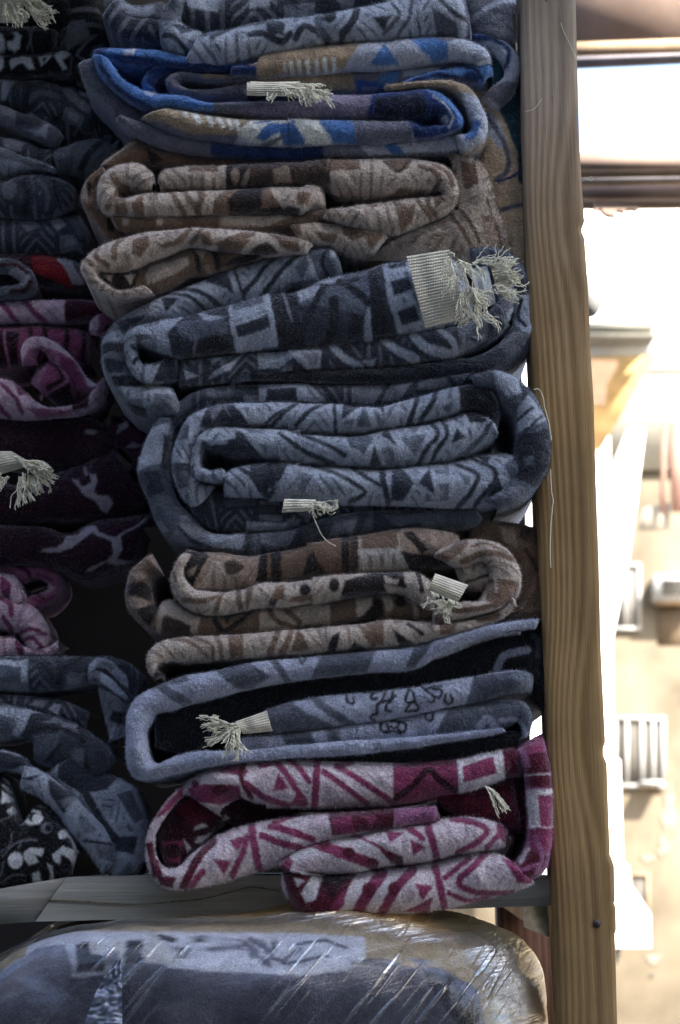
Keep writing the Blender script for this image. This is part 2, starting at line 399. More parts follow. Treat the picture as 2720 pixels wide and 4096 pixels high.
def hem(parent, crop, quad, Y, rows=12, bulge=.006, col=(.72, .67, .53), name='woven_hem'):
    """quad: four corners; cords run from side 0-3 to side 1-2, each cord proud of the next"""
    q = [cv(crop, *p) for p in quad]
    nu, nv = 60, rows * 8
    u = np.linspace(0, 1, nu)[None, :]; v = np.linspace(0, 1, nv)[:, None]
    X = (q[0][0] * (1 - u) + q[1][0] * u) * (1 - v) + (q[3][0] * (1 - u) + q[2][0] * u) * v
    Yp = (q[0][1] * (1 - u) + q[1][1] * u) * (1 - v) + (q[3][1] * (1 - u) + q[2][1] * u) * v
    rib = np.abs(np.sin(v * rows * math.pi + .5 * vnoise(u * 9, v * 9, 3)))
    tw = np.sin(u * 110 + np.floor(v * rows) * 1.9)
    dep = Y + bulge * (2 * v - 1) ** 2 - rib * .0008 - tw * rib * .0004 + vnoise(u * 4, v * 3, 8) * .003
    front = P(X.ravel(), Yp.ravel(), dep.ravel())
    backp = P(X.ravel(), Yp.ravel(), (dep + .004).ravel())
    idx = np.arange(nu * nv).reshape(nv, nu)
    F = np.stack([idx[:-1, :-1], idx[1:, :-1], idx[1:, 1:], idx[:-1, 1:]], -1).reshape(-1, 4)
    c = np.array(col)[None, :] * (.78 + .26 * rib.ravel()[:, None] + .12 * (tw * rib).ravel()[:, None])
    c = c * (1 + .25 * vnoise((u * 40 + 0 * v).ravel(), (v * 40 + 0 * u).ravel(), 5)[:, None])
    n = nu * nv
    return mesh_obj(name, np.vstack([front, backp]), np.vstack([F, F[:, ::-1] + n]), WOVEN, parent, np.clip(np.vstack([c, c]), 0, 1), True)
# ------------------------------------------------------------------ helpers for timber and walls
def box_pts(c, s):
    x, y, z = c; a, b, h = s[0] / 2, s[1] / 2, s[2] / 2
    V = [(x + i * a, y + j * b, z + k * h) for k in (-1, 1) for i, j in ((-1, -1), (1, -1), (1, 1), (-1, 1))]
    F = [(0, 3, 2, 1), (4, 5, 6, 7), (0, 1, 5, 4), (1, 2, 6, 5), (2, 3, 7, 6), (3, 0, 4, 7)]
    return V, F
def hexa(front, Y, depth):
    """block whose front face is four picture points (ccw) at depth Y, running straight back"""
    f = P([p[0] for p in front], [p[1] for p in front], [Y] * 4); b = f + np.array([0, depth, 0])
    return np.vstack([f, b]), [(0, 1, 2, 3), (7, 6, 5, 4), (0, 4, 5, 1), (1, 5, 6, 2), (2, 6, 7, 3), (3, 7, 4, 0)]
def bevel(o, wd=.002, seg=2):
    m = o.modifiers.new('bevel', 'BEVEL'); m.width = wd; m.segments = seg; m.limit_method = 'ANGLE'; return o
def slab(pts, Y, depth, name, mat, parent=None, flip=False):
    """outline (picture points) at depth Y, given real thickness"""
    n = len(pts); f = P([p[0] for p in pts], [p[1] for p in pts], [Y] * n); b = f + np.array([0, depth, 0])
    F = [tuple(range(n)), tuple(range(2 * n - 1, n - 1, -1))] + [(i, i + n, (i + 1) % n + n, (i + 1) % n) for i in range(n)]
    o = mesh_obj(name, np.vstack([f, b]), F, mat, parent) if n != 4 else mesh_obj(name, np.vstack([f, b]), [tuple(q) for q in F], mat, parent)
    return o
def wood_mat(name, light, dark, axis='Z', rings=70, warp=1.0, gray=None, knots=(), wv=.12, x0=None):
    m, nt, b = newmat(name)
    t = nt.nodes.new('ShaderNodeTexCoord'); sep = nt.nodes.new('ShaderNodeSeparateXYZ'); nt.links.new(t.outputs['Object'], sep.inputs[0])
    def math_(op, a, bb=None):
        n = nt.nodes.new('ShaderNodeMath'); n.operation = op
        for k, v in enumerate((a, bb)):
            if v is None: continue
            if isinstance(v, (int, float)): n.inputs[k].default_value = v
            else: nt.links.new(v, n.inputs[k])
        return n.outputs[0]
    lon, lat = ('Z', 'X') if axis == 'Z' else ('X', 'Z')
    v = coords(nt, (9, 9, 1.1) if axis == 'Z' else (1.1, 9, 9))
    n0 = noise(nt, 1.0, 2, v)
    dist = math_('ADD', math_('MULTIPLY', n0.outputs[0], .055 * warp), sep.outputs[lat])
    for (kl, kx, amp, sz) in knots:      # grain bows round a knot outside the edge
        dz = math_('MULTIPLY', math_('SUBTRACT', sep.outputs[lon], kl), 1 / sz)
        g = math_('POWER', 2.718, math_('MULTIPLY', math_('MULTIPLY', dz, dz), -1.0))
        dx = math_('MULTIPLY', math_('SUBTRACT', sep.outputs[lat], kx), 1 / .05)
        gx = math_('POWER', 2.718, math_('MULTIPLY', math_('MULTIPLY', dx, dx), -1.0))
        dist = math_('ADD', dist, math_('MULTIPLY', math_('MULTIPLY', g, gx), amp))
    if x0 is not None:                    # rings tighten towards the pith side
        xx = math_('SUBTRACT', dist, x0)
        dist = math_('SUBTRACT', xx, math_('MULTIPLY', math_('MULTIPLY', xx, xx), 4.6))
    w = math_('SINE', math_('MULTIPLY', dist, rings * 2 * math.pi))
    n5 = noise(nt, 1.0, 2, coords(nt, (30, 9, 2.5) if axis == 'Z' else (2.5, 9, 30)))
    w = math_('MULTIPLY', w, math_('MULTIPLY', n5.outputs[0], 1.9))
    n1 = noise(nt, 60, 2, coords(nt, (1, 1, .02) if axis == 'Z' else (.02, 1, 1)))
    n3 = noise(nt, 500, 4, coords(nt, (1, 1, .04) if axis == 'Z' else (.04, 1, 1)))
    n4 = noise(nt, 7, 4, coords(nt))
    f = math_('ADD', math_('MULTIPLY', w, wv), math_('ADD', math_('MULTIPLY', n1.outputs[0], .5), math_('MULTIPLY', n3.outputs[0], .45)))
    r = ramp(nt, f, [(.22, dark), (.62, light), (.85, tuple(min(1, c * 1.18) for c in light))])
    mx = nt.nodes.new('ShaderNodeMix'); mx.data_type = 'RGBA'; mx.blend_type = 'MULTIPLY'; mx.inputs[0].default_value = .8
    r2 = ramp(nt, n4.outputs[0], [(.3, (.62, .62, .62)), (.7, (1.15, 1.15, 1.15))])
    nt.links.new(r.outputs[0], mx.inputs[6]); nt.links.new(r2.outputs[0], mx.inputs[7])
    out = mx.outputs[2]
    if gray:                              # greyer towards one end
        mr = nt.nodes.new('ShaderNodeMapRange'); mr.inputs[1].default_value = gray[0]; mr.inputs[2].default_value = gray[1]
        nt.links.new(math_('ADD', sep.outputs['Z'], math_('MULTIPLY', n4.outputs[0], .3)), mr.inputs[0])
        mg = nt.nodes.new('ShaderNodeMix'); mg.data_type = 'RGBA'
        hs = nt.nodes.new('ShaderNodeHueSaturation'); hs.inputs['Saturation'].default_value = .35; hs.inputs['Value'].default_value = 1.05
        nt.links.new(out, hs.inputs['Color']); nt.links.new(mr.outputs[0], mg.inputs[0]); nt.links.new(out, mg.inputs[6]); nt.links.new(hs.outputs[0], mg.inputs[7]); out = mg.outputs[2]
    nt.links.new(out, b.inputs['Base Color']); b.inputs['Roughness'].default_value = .75; b.inputs['Specular IOR Level'].default_value = .25
    bump(nt, f, .0012, b)
    return m
# ------------------------------------------------------------------ the shelf rack
rk = empty('shelf_rack', P1(340, 905, .1))
tag(rk, 'rough timber shelf rack whose front post stands right of the blankets', 'shelf')
# front post: outline with knocks and notches on its right edge
YP = .012
left = [(521, -8), (523.5, 130), (527, 262), (533, 400), (538, 512), (544, 640), (548, 762), (553, 890), (560.5, 1036)]
right = [(575.5, -8), (577, 60), (578.5, 110), (580, 150), (583, 195), (584.5, 216), (585, 221), (582, 226), (582, 231), (585, 238), (587, 270), (590, 330), (593.5, 400), (596, 470),
         (598, 545), (601, 640), (605, 735), (605.3, 742), (603.2, 748), (603.2, 755), (607, 764), (608.6, 800), (610.5, 855), (611.5, 857), (614.6, 866), (615, 900), (614.2, 903), (616, 908), (616.3, 930), (614.8, 934), (616.5, 980), (618, 1036)]
ys = sorted(set([p[1] for p in right] + list(range(0, 1036, 16))))
ro = np.interp(ys, [p[1] for p in right], [p[0] for p in right]); lo = np.interp(ys, [p[1] for p in left], [p[0] for p in left])
lo = lo + np.array([vnoise(y / 60, 0, 3) * 1.0 + vnoise(y / 9, 0, 4) * .5 for y in ys]); ro = ro + np.array([vnoise(y / 50, 5, 5) * .8 for y in ys])
nx_ = 12; V = []; zt = []
prof = [(0, .07, 0)] + [(u, 0, 0) for u in np.linspace(0, 1, nx_)] + [(1, .07, 0)]
for y, a, b_ in zip(ys, lo, ro):
    row = []
    for u, dy, _ in prof:
        rnd = .0025 * (abs(2 * u - 1) ** 10)
        row.append(P1(a + (b_ - a) * u, y, YP) + np.array([0, dy + (rnd if dy == 0 else 0), 0]))
    V += row
npf = len(prof); ny_ = len(ys)
F = [(i * npf + j, (i + 1) * npf + j, (i + 1) * npf + j + 1, i * npf + j + 1) for i in range(ny_ - 1) for j in range(npf - 1)]
F += [(i * npf + npf - 1, (i + 1) * npf + npf - 1, (i + 1) * npf, i * npf) for i in range(ny_ - 1)]
zpost = P1(560, 900, YP); zx = P1(585, 225, YP)
PINE = wood_mat('greyed_pine', (.40, .26, .112), (.25, .152, .060), 'Z', 185, .55, (.75, 1.3),
                [(P1(0, 225, YP)[2] - rk.location[2], P1(588, 225, YP)[0] - rk.location[0], .03, .09), (P1(0, 745, YP)[2] - rk.location[2], P1(606, 745, YP)[0] - rk.location[0], .035, .10), (P1(0, 560, YP)[2] - rk.location[2], P1(548, 560, YP)[0] - rk.location[0], -.012, .2)], .15, P1(535, 560, YP)[0] - rk.location[0])
mesh_obj('front_post', np.array(V), F, PINE, rk, None, False)
IRON = plain('rusty_iron', (.05, .035, .03), .6, .4, 80, .5)
for (cc, xx_, yy_, rr_) in (('r', 425, 875, 6), ('r', 365, 1150, 5), ('r', 370, 5, 9), ('u', 560, 975, 6), ('t', 590, 540, 5)):
    ax, ay = cv(cc, xx_, yy_); pv, pf = tube(np.array([P1(ax, ay, YP) + np.array([0, .002, 0]), P1(ax, ay, YP) - np.array([0, .0007, 0])]), np.array([rr_ * .0002, rr_ * .00012]), 7)
    mesh_obj('wood_pit', pv, pf, IRON, rk)
nv, nf_ = tube(np.array([P1(596.8, 923.6, YP) + np.array([0, .004, 0]), P1(596.8, 923.6, YP) - np.array([0, .0012, 0]), P1(596.8, 923.6, YP) - np.array([0, .002, 0])]), np.array([.0045, .0045, .001]), 14)
mesh_obj('nail_head', nv, nf_, IRON, rk, None, True)
# shelf board front, two pieces butted on a slant
BOARD = wood_mat('grey_board', (.42, .43, .385), (.24, .235, .19), 'X', 30, 1.6)
BOARD2 = wood_mat('dark_board', (.29, .295, .27), (.16, .158, .135), 'X', 60, 1.2)
def kp(x, y, c='k'): return cv(c, x, y)
b1 = slab([kp(340, 410), kp(-300, 520), kp(-300, 675), kp(178, 642)][::-1], .045, .35, 'shelf_board', BOARD2, rk)
b2 = slab([kp(345, 409), kp(183, 641), kp(900, 622), kp(600, 592, 'l'), kp(1610, 556, 'l'), kp(1610, 400, 'l'), kp(760, 398), ][::1], .043, .35, 'shelf_board', BOARD, rk)
cp = [(250, 530), (400, 535), (600, 548), (760, 550), (900, 538), (1060, 522), (1200, 488), (1320, 462), (1460, 482)]
cu = catmull(np.array([kp(*p) for p in cp]), [9] * 8); cw = np.array([.95 + .45 * vnoise(i / 1.3, 0, 6) + .5 * vnoise(i / 4, 3, 6) for i in range(len(cu))]).clip(.12)
slab([(p[0], p[1] - w_) for p, w_ in zip(cu, cw)][::-1] + [(p[0], p[1] + w_ * .8) for p, w_ in zip(cu, cw)], .0418, .0012, 'bark_streak', plain('bark_streak', (.17, .15, .105), .95, .5, 300, .1), rk)
# rear posts, brace, side rail and the black backing that fills the gaps with shade
DARKW = wood_mat('red_brown_timber', (.16, .075, .04), (.06, .025, .014), 'Z', 90, 1)
slab([(497, 900), (500, 1040), (556, 1040), (549, 900)], .62, .05, 'rear_post', DARKW, rk)
LW = wood_mat('pale_timber', (.30, .21, .13), (.15, .09, .05), 'Z', 90, 1)
slab([cv('u', 0, 1360), cv('u', 380, 1620), cv('u', 375, 1560), cv('u', 232, 1350), cv('u', 0, 1340)], .50, .03, 'corner_brace', LW, rk)
slab([cv('u', 355, 1350), cv('u', 372, 1610), cv('u', 470, 1610), cv('u', 440, 1350)], .10, .35, 'side_rail', BOARD2, rk)
slab([cv('u', 420, 1600), cv('u', 462, 2400), cv('u', 480, 2400), cv('u', 440, 1600)], .09, .03, 'edge_strip', PINE, rk)
slab([(560, 150), (566, -40), (515, -40), (515, 30)], .30, .02, 'top_batten', BOARD2, rk)
BLACKB = plain('black_gap_shade', (.02, .018, .018), .95, .3, 6, .1)  # black so the gaps between the stacks read as deep shade
slab([(-420, 890), (-420, 1100), (120, 1100), (120, 890)], .58, .018, 'gap_backing', BLACKB, rk)
slab([(-420, -60), (-420, 900), (534, 900), (512, -60)], .60, .018, 'gap_backing', BLACKB, rk)
slab([(-420, -140), (-420, -115), (560, -135), (560, -160)], .0, .62, 'top_shade_board', BOARD2, rk)  # unseen board added overhead to shade the top of the stack
# ------------------------------------------------------------------ street behind
PLASTER = plain('sunlit_plaster', (.125, .106, .078), .95, .38, .9, .1, .01)
GREYWALL = plain('dark_grey_plaster', (.13, .13, .13), .95, .38, .9, .1, .01)  # kept dark so the added houses bounce little light
PALE = plain('pale_render', (.80, .77, .70), .95, .06, 2, .1)
FRAMEW = plain('dusty_white_paint', (.30, .30, .29), .8, .08, 5, .2)
WHITE = plain('white_paint', (.82, .81, .78), .8, .05, 5, .2)
SHUT = plain('faded_shutter', (.085, .08, .072), .8, .12, 6, .2)
DARKG = plain('dark_glass', (.05, .05, .05), .3, .3, 4, .5)
TAN = plain('tan_beam', (.30, .22, .15), .95, .3, 9, .04)  # also colours in the sunlit edges of the awning beams
GREYB = plain('grey_brown_beam', (.26, .195, .165), .95, .25, 6, .04)
BLUEB = plain('blue_grey_beam', (.20, .19, .21), .95, .2, 8, .04)
YB = 32.0
def q(c, *pts): return [cv(c, *p) for p in pts]
fb = empty('apartment_house', P1(640, 1024, YB)); tag(fb, 'sun-bleached plaster house across the street with shuttered windows', 'building')
slab([(-1500, 330), (-1500, 1560), (2200, 1460), (2200, 320)], YB, 5, 'wall', PLASTER, fb)
def window(parent, pts, Y, fmat, pmat, th=3.0, slats=0, mull=()):
    pts = [np.array(p) for p in pts]; c = sum(pts) / 4
    fr = slab([tuple(p) for p in pts], Y - .05, .05, 'window', pmat, parent)
    # frame as four bars
    x0, x1 = min(p[0] for p in pts), max(p[0] for p in pts); y0, y1 = min(p[1] for p in pts), max(p[1] for p in pts)
    def bar(a, b, c_, d): 
        o = slab([(a, b), (a, d), (c_, d), (c_, b)], Y - .11, .055, 'frame_bar', fmat, parent); o.parent = fr; return o
    h = th / 2
    bar(x0 - h, y0 - h, x1 + h, y0 + h); bar(x0 - h, y1 - h, x1 + h, y1 + h); bar(x0 - h, y0 + h, x0 + h, y1 - h); bar(x1 - h, y0 + h, x1 + h, y1 - h)
    for mxx in mull: bar(mxx - h * .8, y0 + h, mxx + h * .8, y1 - h)
    return fr
window(fb, q('t', (960, 590), (960, 1140), (1205, 1150), (1205, 580)), YB, FRAMEW, plain('pale_blind', (.13, .125, .12), .9, .05, 3), 3.5, 0, [cv('t', 1080, 0)[0]])
window(fb, q('t', (985, 1960), (985, 2560), (1420, 2560), (1420, 1955)), YB, FRAMEW, SHUT, 4.0, 0, [cv('t', v, 0)[0] for v in (1095, 1230, 1330)])
window(fb, q('u', (1075, 1075), (1075, 1440), (1235, 1440), (1235, 1070)), YB, TAN, SHUT, 2.4)
slab(q('u', (1180, 262), (1180, 300), (1365, 300), (1365, 262)), YB - .5, .5, 'window_sill', FRAMEW, fb)
PATCH = plain('pale_patch', (.17, .155, .13), .95, .1, 5, .1)
RUST = plain('damp_stain', (.10, .075, .05), .95, .25, 2.5, .1)
for i, (cx, cy, rx, ry, mt) in enumerate([(1420, 520, 60, 210, 0), (1370, 830, 50, 90, 0), (1230, 930, 60, 30, 0), (1280, 1800, 60, 40, 0)]):
    an = np.linspace(0, 2 * math.pi, 22)[:-1]; rr = [1 + .45 * math.sin(3 * a + i) * .5 + .3 * math.sin(7 * a + 2 * i) for a in an]
    slab([cv('u', cx + rx * r_ * math.cos(a), cy + ry * r_ * math.sin(a)) for a, r_ in zip(an, rr)][::-1], YB - .02, .02, 'bare_render_patch', PATCH, fb)
slab(q('t', (1350, 960), (1370, 1300), (1600, 1300), (1600, 930)), YB - .015, .015, 'damp_patch', RUST, fb)
slab(q('u', (1180, 300), (1260, 380), (1330, 380), (1365, 300)), YB - .015, .015, 'damp_patch', RUST, fb)
for c in (('u', 1115, 345, 22), ('u', 1265, 1945, 18)):
    slab([cv(c[0], c[1] + c[3] * math.cos(a), c[2] + c[3] * .8 * math.sin(a)) for a in np.linspace(0, 6.28, 11)[:-1]][::-1], YB - .03, .03, 'wall_hole', DARKG, fb)
# white upper house, nearer on the left; its upper wall bands paint in the glare
uh = empty('white_house', P1(600, 900, 26)); tag(uh, 'overexposed white house corner with a jutting cornice just right of the post', 'building')
slab([(470, 205), (470, 905), (617, 905), (617, 840), (614, 760), (612, 640), (607, 205)], 27.69, 1.5, 'wall', WHITE, uh)
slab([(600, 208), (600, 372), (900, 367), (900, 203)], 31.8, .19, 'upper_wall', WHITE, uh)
slab([(600, 372.1), (600, 470), (900, 465), (900, 367.1)], 31.85, .14, 'lower_wall', plain('glare_faded_render', (.30, .28, .23), .95, .2, 1.2, .1), uh)  # pale band fading the plaster up into painted glare
slab([(608, 480), (600, 640), (604, 800), (614, 800), (612, 640), (628, 560), (636, 505), (645, 430), (630, 425)], 26.84, .3, 'drain_pipe', WHITE, uh)
# cornice with moulding and raking underside
slab(q('s', (700, 640), (700, 700), (1330, 710), (1345, 640)), 24.71, .8, 'moulding', plain('grey_moulding', (.17, .165, .14), .9, .1, 4), uh)
slab(q('s', (700, 700), (700, 745), (1345, 760), (1340, 700)), 25.03, .6, 'moulding', FRAMEW, uh)
slab(q('s', (700, 745), (700, 775), (1350, 775), (1350, 748)), 24.49, .9, 'moulding', plain('grey_moulding', (.13, .125, .105), .9, .1, 4), uh)
slab(q('s', (700, 775), (700, 950), (1300, 945), (1360, 775)), 24.92, .5, 'fascia', FRAMEW, uh)
A_ = [P1(*cv('s', 700, 955), 24.92), P1(*cv('s', 1355, 945), 24.92), P1(*cv('s', 860, 1790), 27.26), P1(*cv('s', 700, 1820), 27.26)]
OCH = plain('bounce_lit_soffit', (.42, .29, .14), .9, .25, 2.2, .1)  # ochre carries the yellow bounce light under the cornice
A2 = [p + np.array([0, .35, .05]) for p in A_]
mesh_obj('raking_soffit', np.array(A_ + A2), [(0, 3, 2, 1), (4, 5, 6, 7), (0, 1, 5, 4), (1, 2, 6, 5), (2, 3, 7, 6), (3, 0, 4, 7)], OCH, uh)
slab(q('s', (740, 985), (740, 1390), (900, 1385), (915, 1200), (1005, 1050), (1010, 990)), 24.71, .06, 'soffit_shade', plain('brown_soffit_shade', (.13, .085, .055), .9, .2, 6), uh)  # dark soffit and the shade running below it, as one brown slab
slab(q('s', (1378, 780), (1388, 1000), (1402, 1000), (1392, 780)), 24.49, .05, 'drain_pipe', FRAMEW, uh)
# right-hand pink curtained openings
PINK = plain('pink_curtain', (.22, .13, .105), .9, .15, 4, .1)
slab(q('s', (1370, 40), (1390, 260), (1410, 260), (1400, 60), (1600, 30), (1600, 0), (1400, 10)), 29.82, .1, 'pink_window_surround', PINK, uh)
slab(q('s', (1410, 1560), (1395, 2352), (1440, 2352), (1450, 1560)), 29.82, .1, 'curtain', PINK, uh)
slab(q('s', (1480, 1540), (1500, 2340), (1620, 2340), (1620, 1530)), 29.82, .1, 'curtain', PINK, uh)
slab(q('t', (1250, 70), (1190, 270), (1480, 270), (1480, 20)), 30.03, .06, 'shaded_panel', plain('shade_panel', (.26, .24, .2), .9, .1, 3), uh)
dsh = [cv('s', 1355 + 55 * math.cos(a), 1450 + 75 * math.sin(a)) for a in np.linspace(0, 6.28, 25)[:-1]]
o = slab(dsh[::-1], 28.12, .12, 'satellite_dish', FRAMEW); tag(o, 'small grey satellite dish high on the white house', 'satellite dish')
# air conditioner
ac = empty('air_conditioner', P1(*cv('t', 1500, 890), YB - .4)); tag(ac, 'white window air conditioner jutting from the plaster wall at the right edge', 'air conditioner')
slab(q('t', (1345, 665), (1345, 895), (1700, 895), (1700, 655)), YB - .55, .5, 'casing', FRAMEW, ac)
slab(q('t', (1412, 715), (1412, 850), (1680, 850), (1680, 712)), YB - .58, .03, 'grille_back', DARKG, ac)
for k in range(9):
    slab(q('t', (1415, 722 + k * 14.5), (1415, 729 + k * 14.5), (1678, 729 + k * 14.5), (1678, 722 + k * 14.5)), YB - .61, .02, 'grille_slat', SHUT, ac)
slab(q('t', (1365, 897), (1365, 925), (1700, 925), (1700, 897)), YB - .4, .4, 'bracket', TAN, ac)
# white cloth hanging near the bottom
wc = slab(q('u', (945, 1000), (940, 1700), (1255, 1700), (1250, 1410), (1075, 1150), (1068, 1010), (1010, 950), (990, 90), (940, 60)), 16.0, .06, 'hanging_sheet', WHITE)
tag(wc, 'white hanging sheet beside the foot of the post, its right edge cut on a slant', 'sheet')
slab(q('u', (955, 1705), (958, 1850), (975, 1830), (1000, 1705)), 16.1, .1, 'hook', SHUT).name = 'sheet_bracket'
br = bpy.data.objects['sheet_bracket']; tag(br, 'small grey bracket under the white hanging sheet', 'bracket')
# awning beams above the street; tan strips colour in their sunlit edges
aw = empty('awning_frame', P1(640, 190, 3.0)); tag(aw, 'grey and tan awning beams crossing the bright sky gap right of the post', 'awning')
def beam(y0l, y0r, y1l, y1r, Y, depth, name, mat, x0=545, x1=760):
    def yy(cyl, cyr, x):   # crop r, left reading at cx=700, right at cx=1568
        cx = (x - 505) / .1116; return (cyl + (cyr - cyl) * (cx - 700) / 868) * .1116
    return slab([(x0, yy(y0l, y0r, x0)), (x0, yy(y1l, y1r, x0)), (x1, yy(y1l, y1r, x1)), (x1, yy(y0l, y0r, x1))], Y, depth, name, mat, aw)
beam(-900, -940, 372, 340, 3.2, .022, 'valance', GREYB)
beam(374, 342, 478, 445, 3.1, .022, 'batten', TAN)
beam(480, 447, 592, 552, 3.15, .022, 'batten', BLUEB)
beam(1368, 1342, 1505, 1490, 3.0, .022, 'batten', GREYB)
beam(1507, 1492, 1575, 1560, 3.05, .022, 'batten', TAN)
beam(1577, 1562, 1625, 1605, 3.1, .022, 'batten', BLUEB)
beam(1627, 1607, 1650, 1630, 3.05, .022, 'batten', TAN)
beam(1652, 1632, 1775, 1770, 3.1, .022, 'batten', GREYB)
beam(1777, 1772, 1860, 1852, 3.15, .022, 'batten', plain('tan_batten', (.28, .21, .15), .9, .2, 6))
slab(q('r', (800, 1790), (812, 1940), (828, 1942), (838, 1872), (860, 1868), (890, 1905), (940, 1930), (960, 1920), (985, 1945), (995, 1880), (1045, 1880), (1065, 1905), (1085, 1870), (1140, 1865), (1180, 1872), (1210, 1850), (1000, 1800)), 3.08, .03, 'torn_felt', GREYB, aw)
# white globe half hidden by the post
bm = []
gc = P1(589.5, 297, 2.2); gr = 2.35 + 2.2
th = np.linspace(0, math.pi, 15); ph = np.linspace(0, 2 * math.pi, 25)[:-1]; GRD = .034
V = [(gc[0] + GRD * .8 * math.sin(t) * math.cos(p), gc[1] + GRD * math.sin(t) * math.sin(p), gc[2] + GRD * 1.35 * math.cos(t)) for t in th for p in ph]
F = [(i * 24 + j, (i + 1) * 24 + j, (i + 1) * 24 + (j + 1) % 24, i * 24 + (j + 1) % 24) for i in range(14) for j in range(24)]
gl = mesh_obj('globe_lamp', np.array(V), F, plain('milky_glass', (.20, .20, .20), .4, .05, 5), None, None, True); tag(gl, 'unlit milky globe lamp peeking out behind the right edge of the post', 'lamp')
# street, and unseen houses added to shade the stall and cut low sky
st = mesh_obj('street', [(-60, -40, -2.5), (60, -40, -2.5), (60, 60, -2.5), (-60, 60, -2.5)], [(0, 1, 2, 3)], plain('dusty_street', (.24, .20, .15), .95, .2, 1)); tag(st, kind='structure')
V_, F_ = box_pts((-1.2, -1.4, -1.25), (5.6, 4.2, 2.5)); tag(mesh_obj('raised_pavement', V_, F_, plain('worn_concrete', (.20, .19, .18), .9, .2, 3)), kind='structure')
lh = empty('left_shade_block', (-4.5, -2, 0)); tag(lh, 'unseen grey house block added on the left to cut low sky light', 'building')
V_, F_ = box_pts((-6.0, -1.5, 2.25), (3.0, 7.0, 9.5)); mesh_obj('wall', V_, F_, GREYWALL, lh)
ob = empty('opposite_shade_block', (-1, -9, 0)); tag(ob, 'tall unseen house block added behind the viewer to shade the stall', 'building')
V_, F_ = box_pts((0.5, -8.4, 3.95), (23.0, 6.0, 12.9)); mesh_obj('wall', V_, F_, GREYWALL, ob)

for pts in ([('r', 705, 1590), ('r', 740, 1600), ('r', 760, 1588), ('r', 785, 1580)], [('r', 712, 1596), ('r', 748, 1606), ('r', 770, 1618), ('r', 792, 1600)], [('r', 500, 205), ('r', 530, 290), ('r', 570, 370), ('r', 650, 540)], [('r', 180, 1000), ('r', 260, 975), ('r', 335, 885)]):
    qq = catmull(np.array([cv(*p_) for p_ in pts]), [6] * 3); v_, f_ = tube(P(qq[:, 0], qq[:, 1], np.full(len(qq), YP - .001)), .00022, 4); mesh_obj('lint_thread', v_, f_, COTTON, rk, None, True)
GR = 'folded blankets in the right-hand stack'
# ---- top slate blanket
B0 = blanket('folded_blanket', 'slate', '''
R autoa 5 .5 3
 a:530,-60,640,-60 560,60,640,-10 650,105,700,15 750,112,780,10 860,112,860,-10
S l 45 a:640,10 700,60 790,50
R autod 4 .5 4
 a:520,60,600,-40 590,150,650,60 660,190,740,80 760,200,840,90 840,190,880,100
R autod 2 .5 2
 a:930,-70,940,110 1100,-75,1100,140 1300,-80,1300,120 1568,-80,1568,80 b:400,-80,400,60 560,-85,600,20 700,-90,720,-10
P l a:960,-20 1160,-20 1140,60 990,40
P l b:0,-60 120,-60 100,30 0,40
R a .6 .8
 a:965,-40,905,-50 950,30,850,60 940,90,828,140 985,120,845,230 1040,130,900,283 1075,170,960,300
P l a:850,110 1000,120 1060,190 1000,290 880,240 840,180
P m a:860,60 900,0 950,20 930,80
S d 22 a:850,180 920,200 1000,300
P d a:900,130 1010,110 1030,140 950,180
R l -.4 .9
 a:1015,215,960,295 1045,165,1010,306 1100,138,1100,312 1200,122,1200,306 1350,78,1380,270 1568,58,1568,236 b:400,45,420,192 560,8,620,190 720,-30,800,178 900,-90,950,170 1120,-90,1170,168
S d 34 a:1110,190 1200,130 1350,100 1450,110
E d a:1440,135 50,45
S d 30 b:0,180 60,170 160,210 210,170
P d b:60,95 140,90 190,190 120,170
P m a:1010,160 1080,140 1140,160 1060,190
S d 30 b:240,190 280,130 330,150 400,185
E k b:415,75 38,40
S d 35 b:560,40 540,100 480,170
P m b:330,80 390,60 380,130 430,190 350,180
P d b:640,85 740,80 700,150
S m 18 b:740,0 780,80 700,160
S m 18 b:850,-20 830,90 760,175
S d 22 b:970,-30 1060,60 1130,90
S d 22 b:1120,-60 1140,60 1150,170
P m b:950,40 1080,110 1100,165 980,160
R autoa 3 .45 8
 b:1385,-90,1090,-90 1395,0,1110,0 1385,110,1130,90 1390,200,1160,170 1400,260,1190,190
S m 16 b:1200,110 1300,60 1390,20
S m 16 b:1220,140 1320,100 1390,70
S l 26 b:1160,100 1260,30 1390,-20
''', 'slate grey patterned blanket at the very top of the right stack', GR)
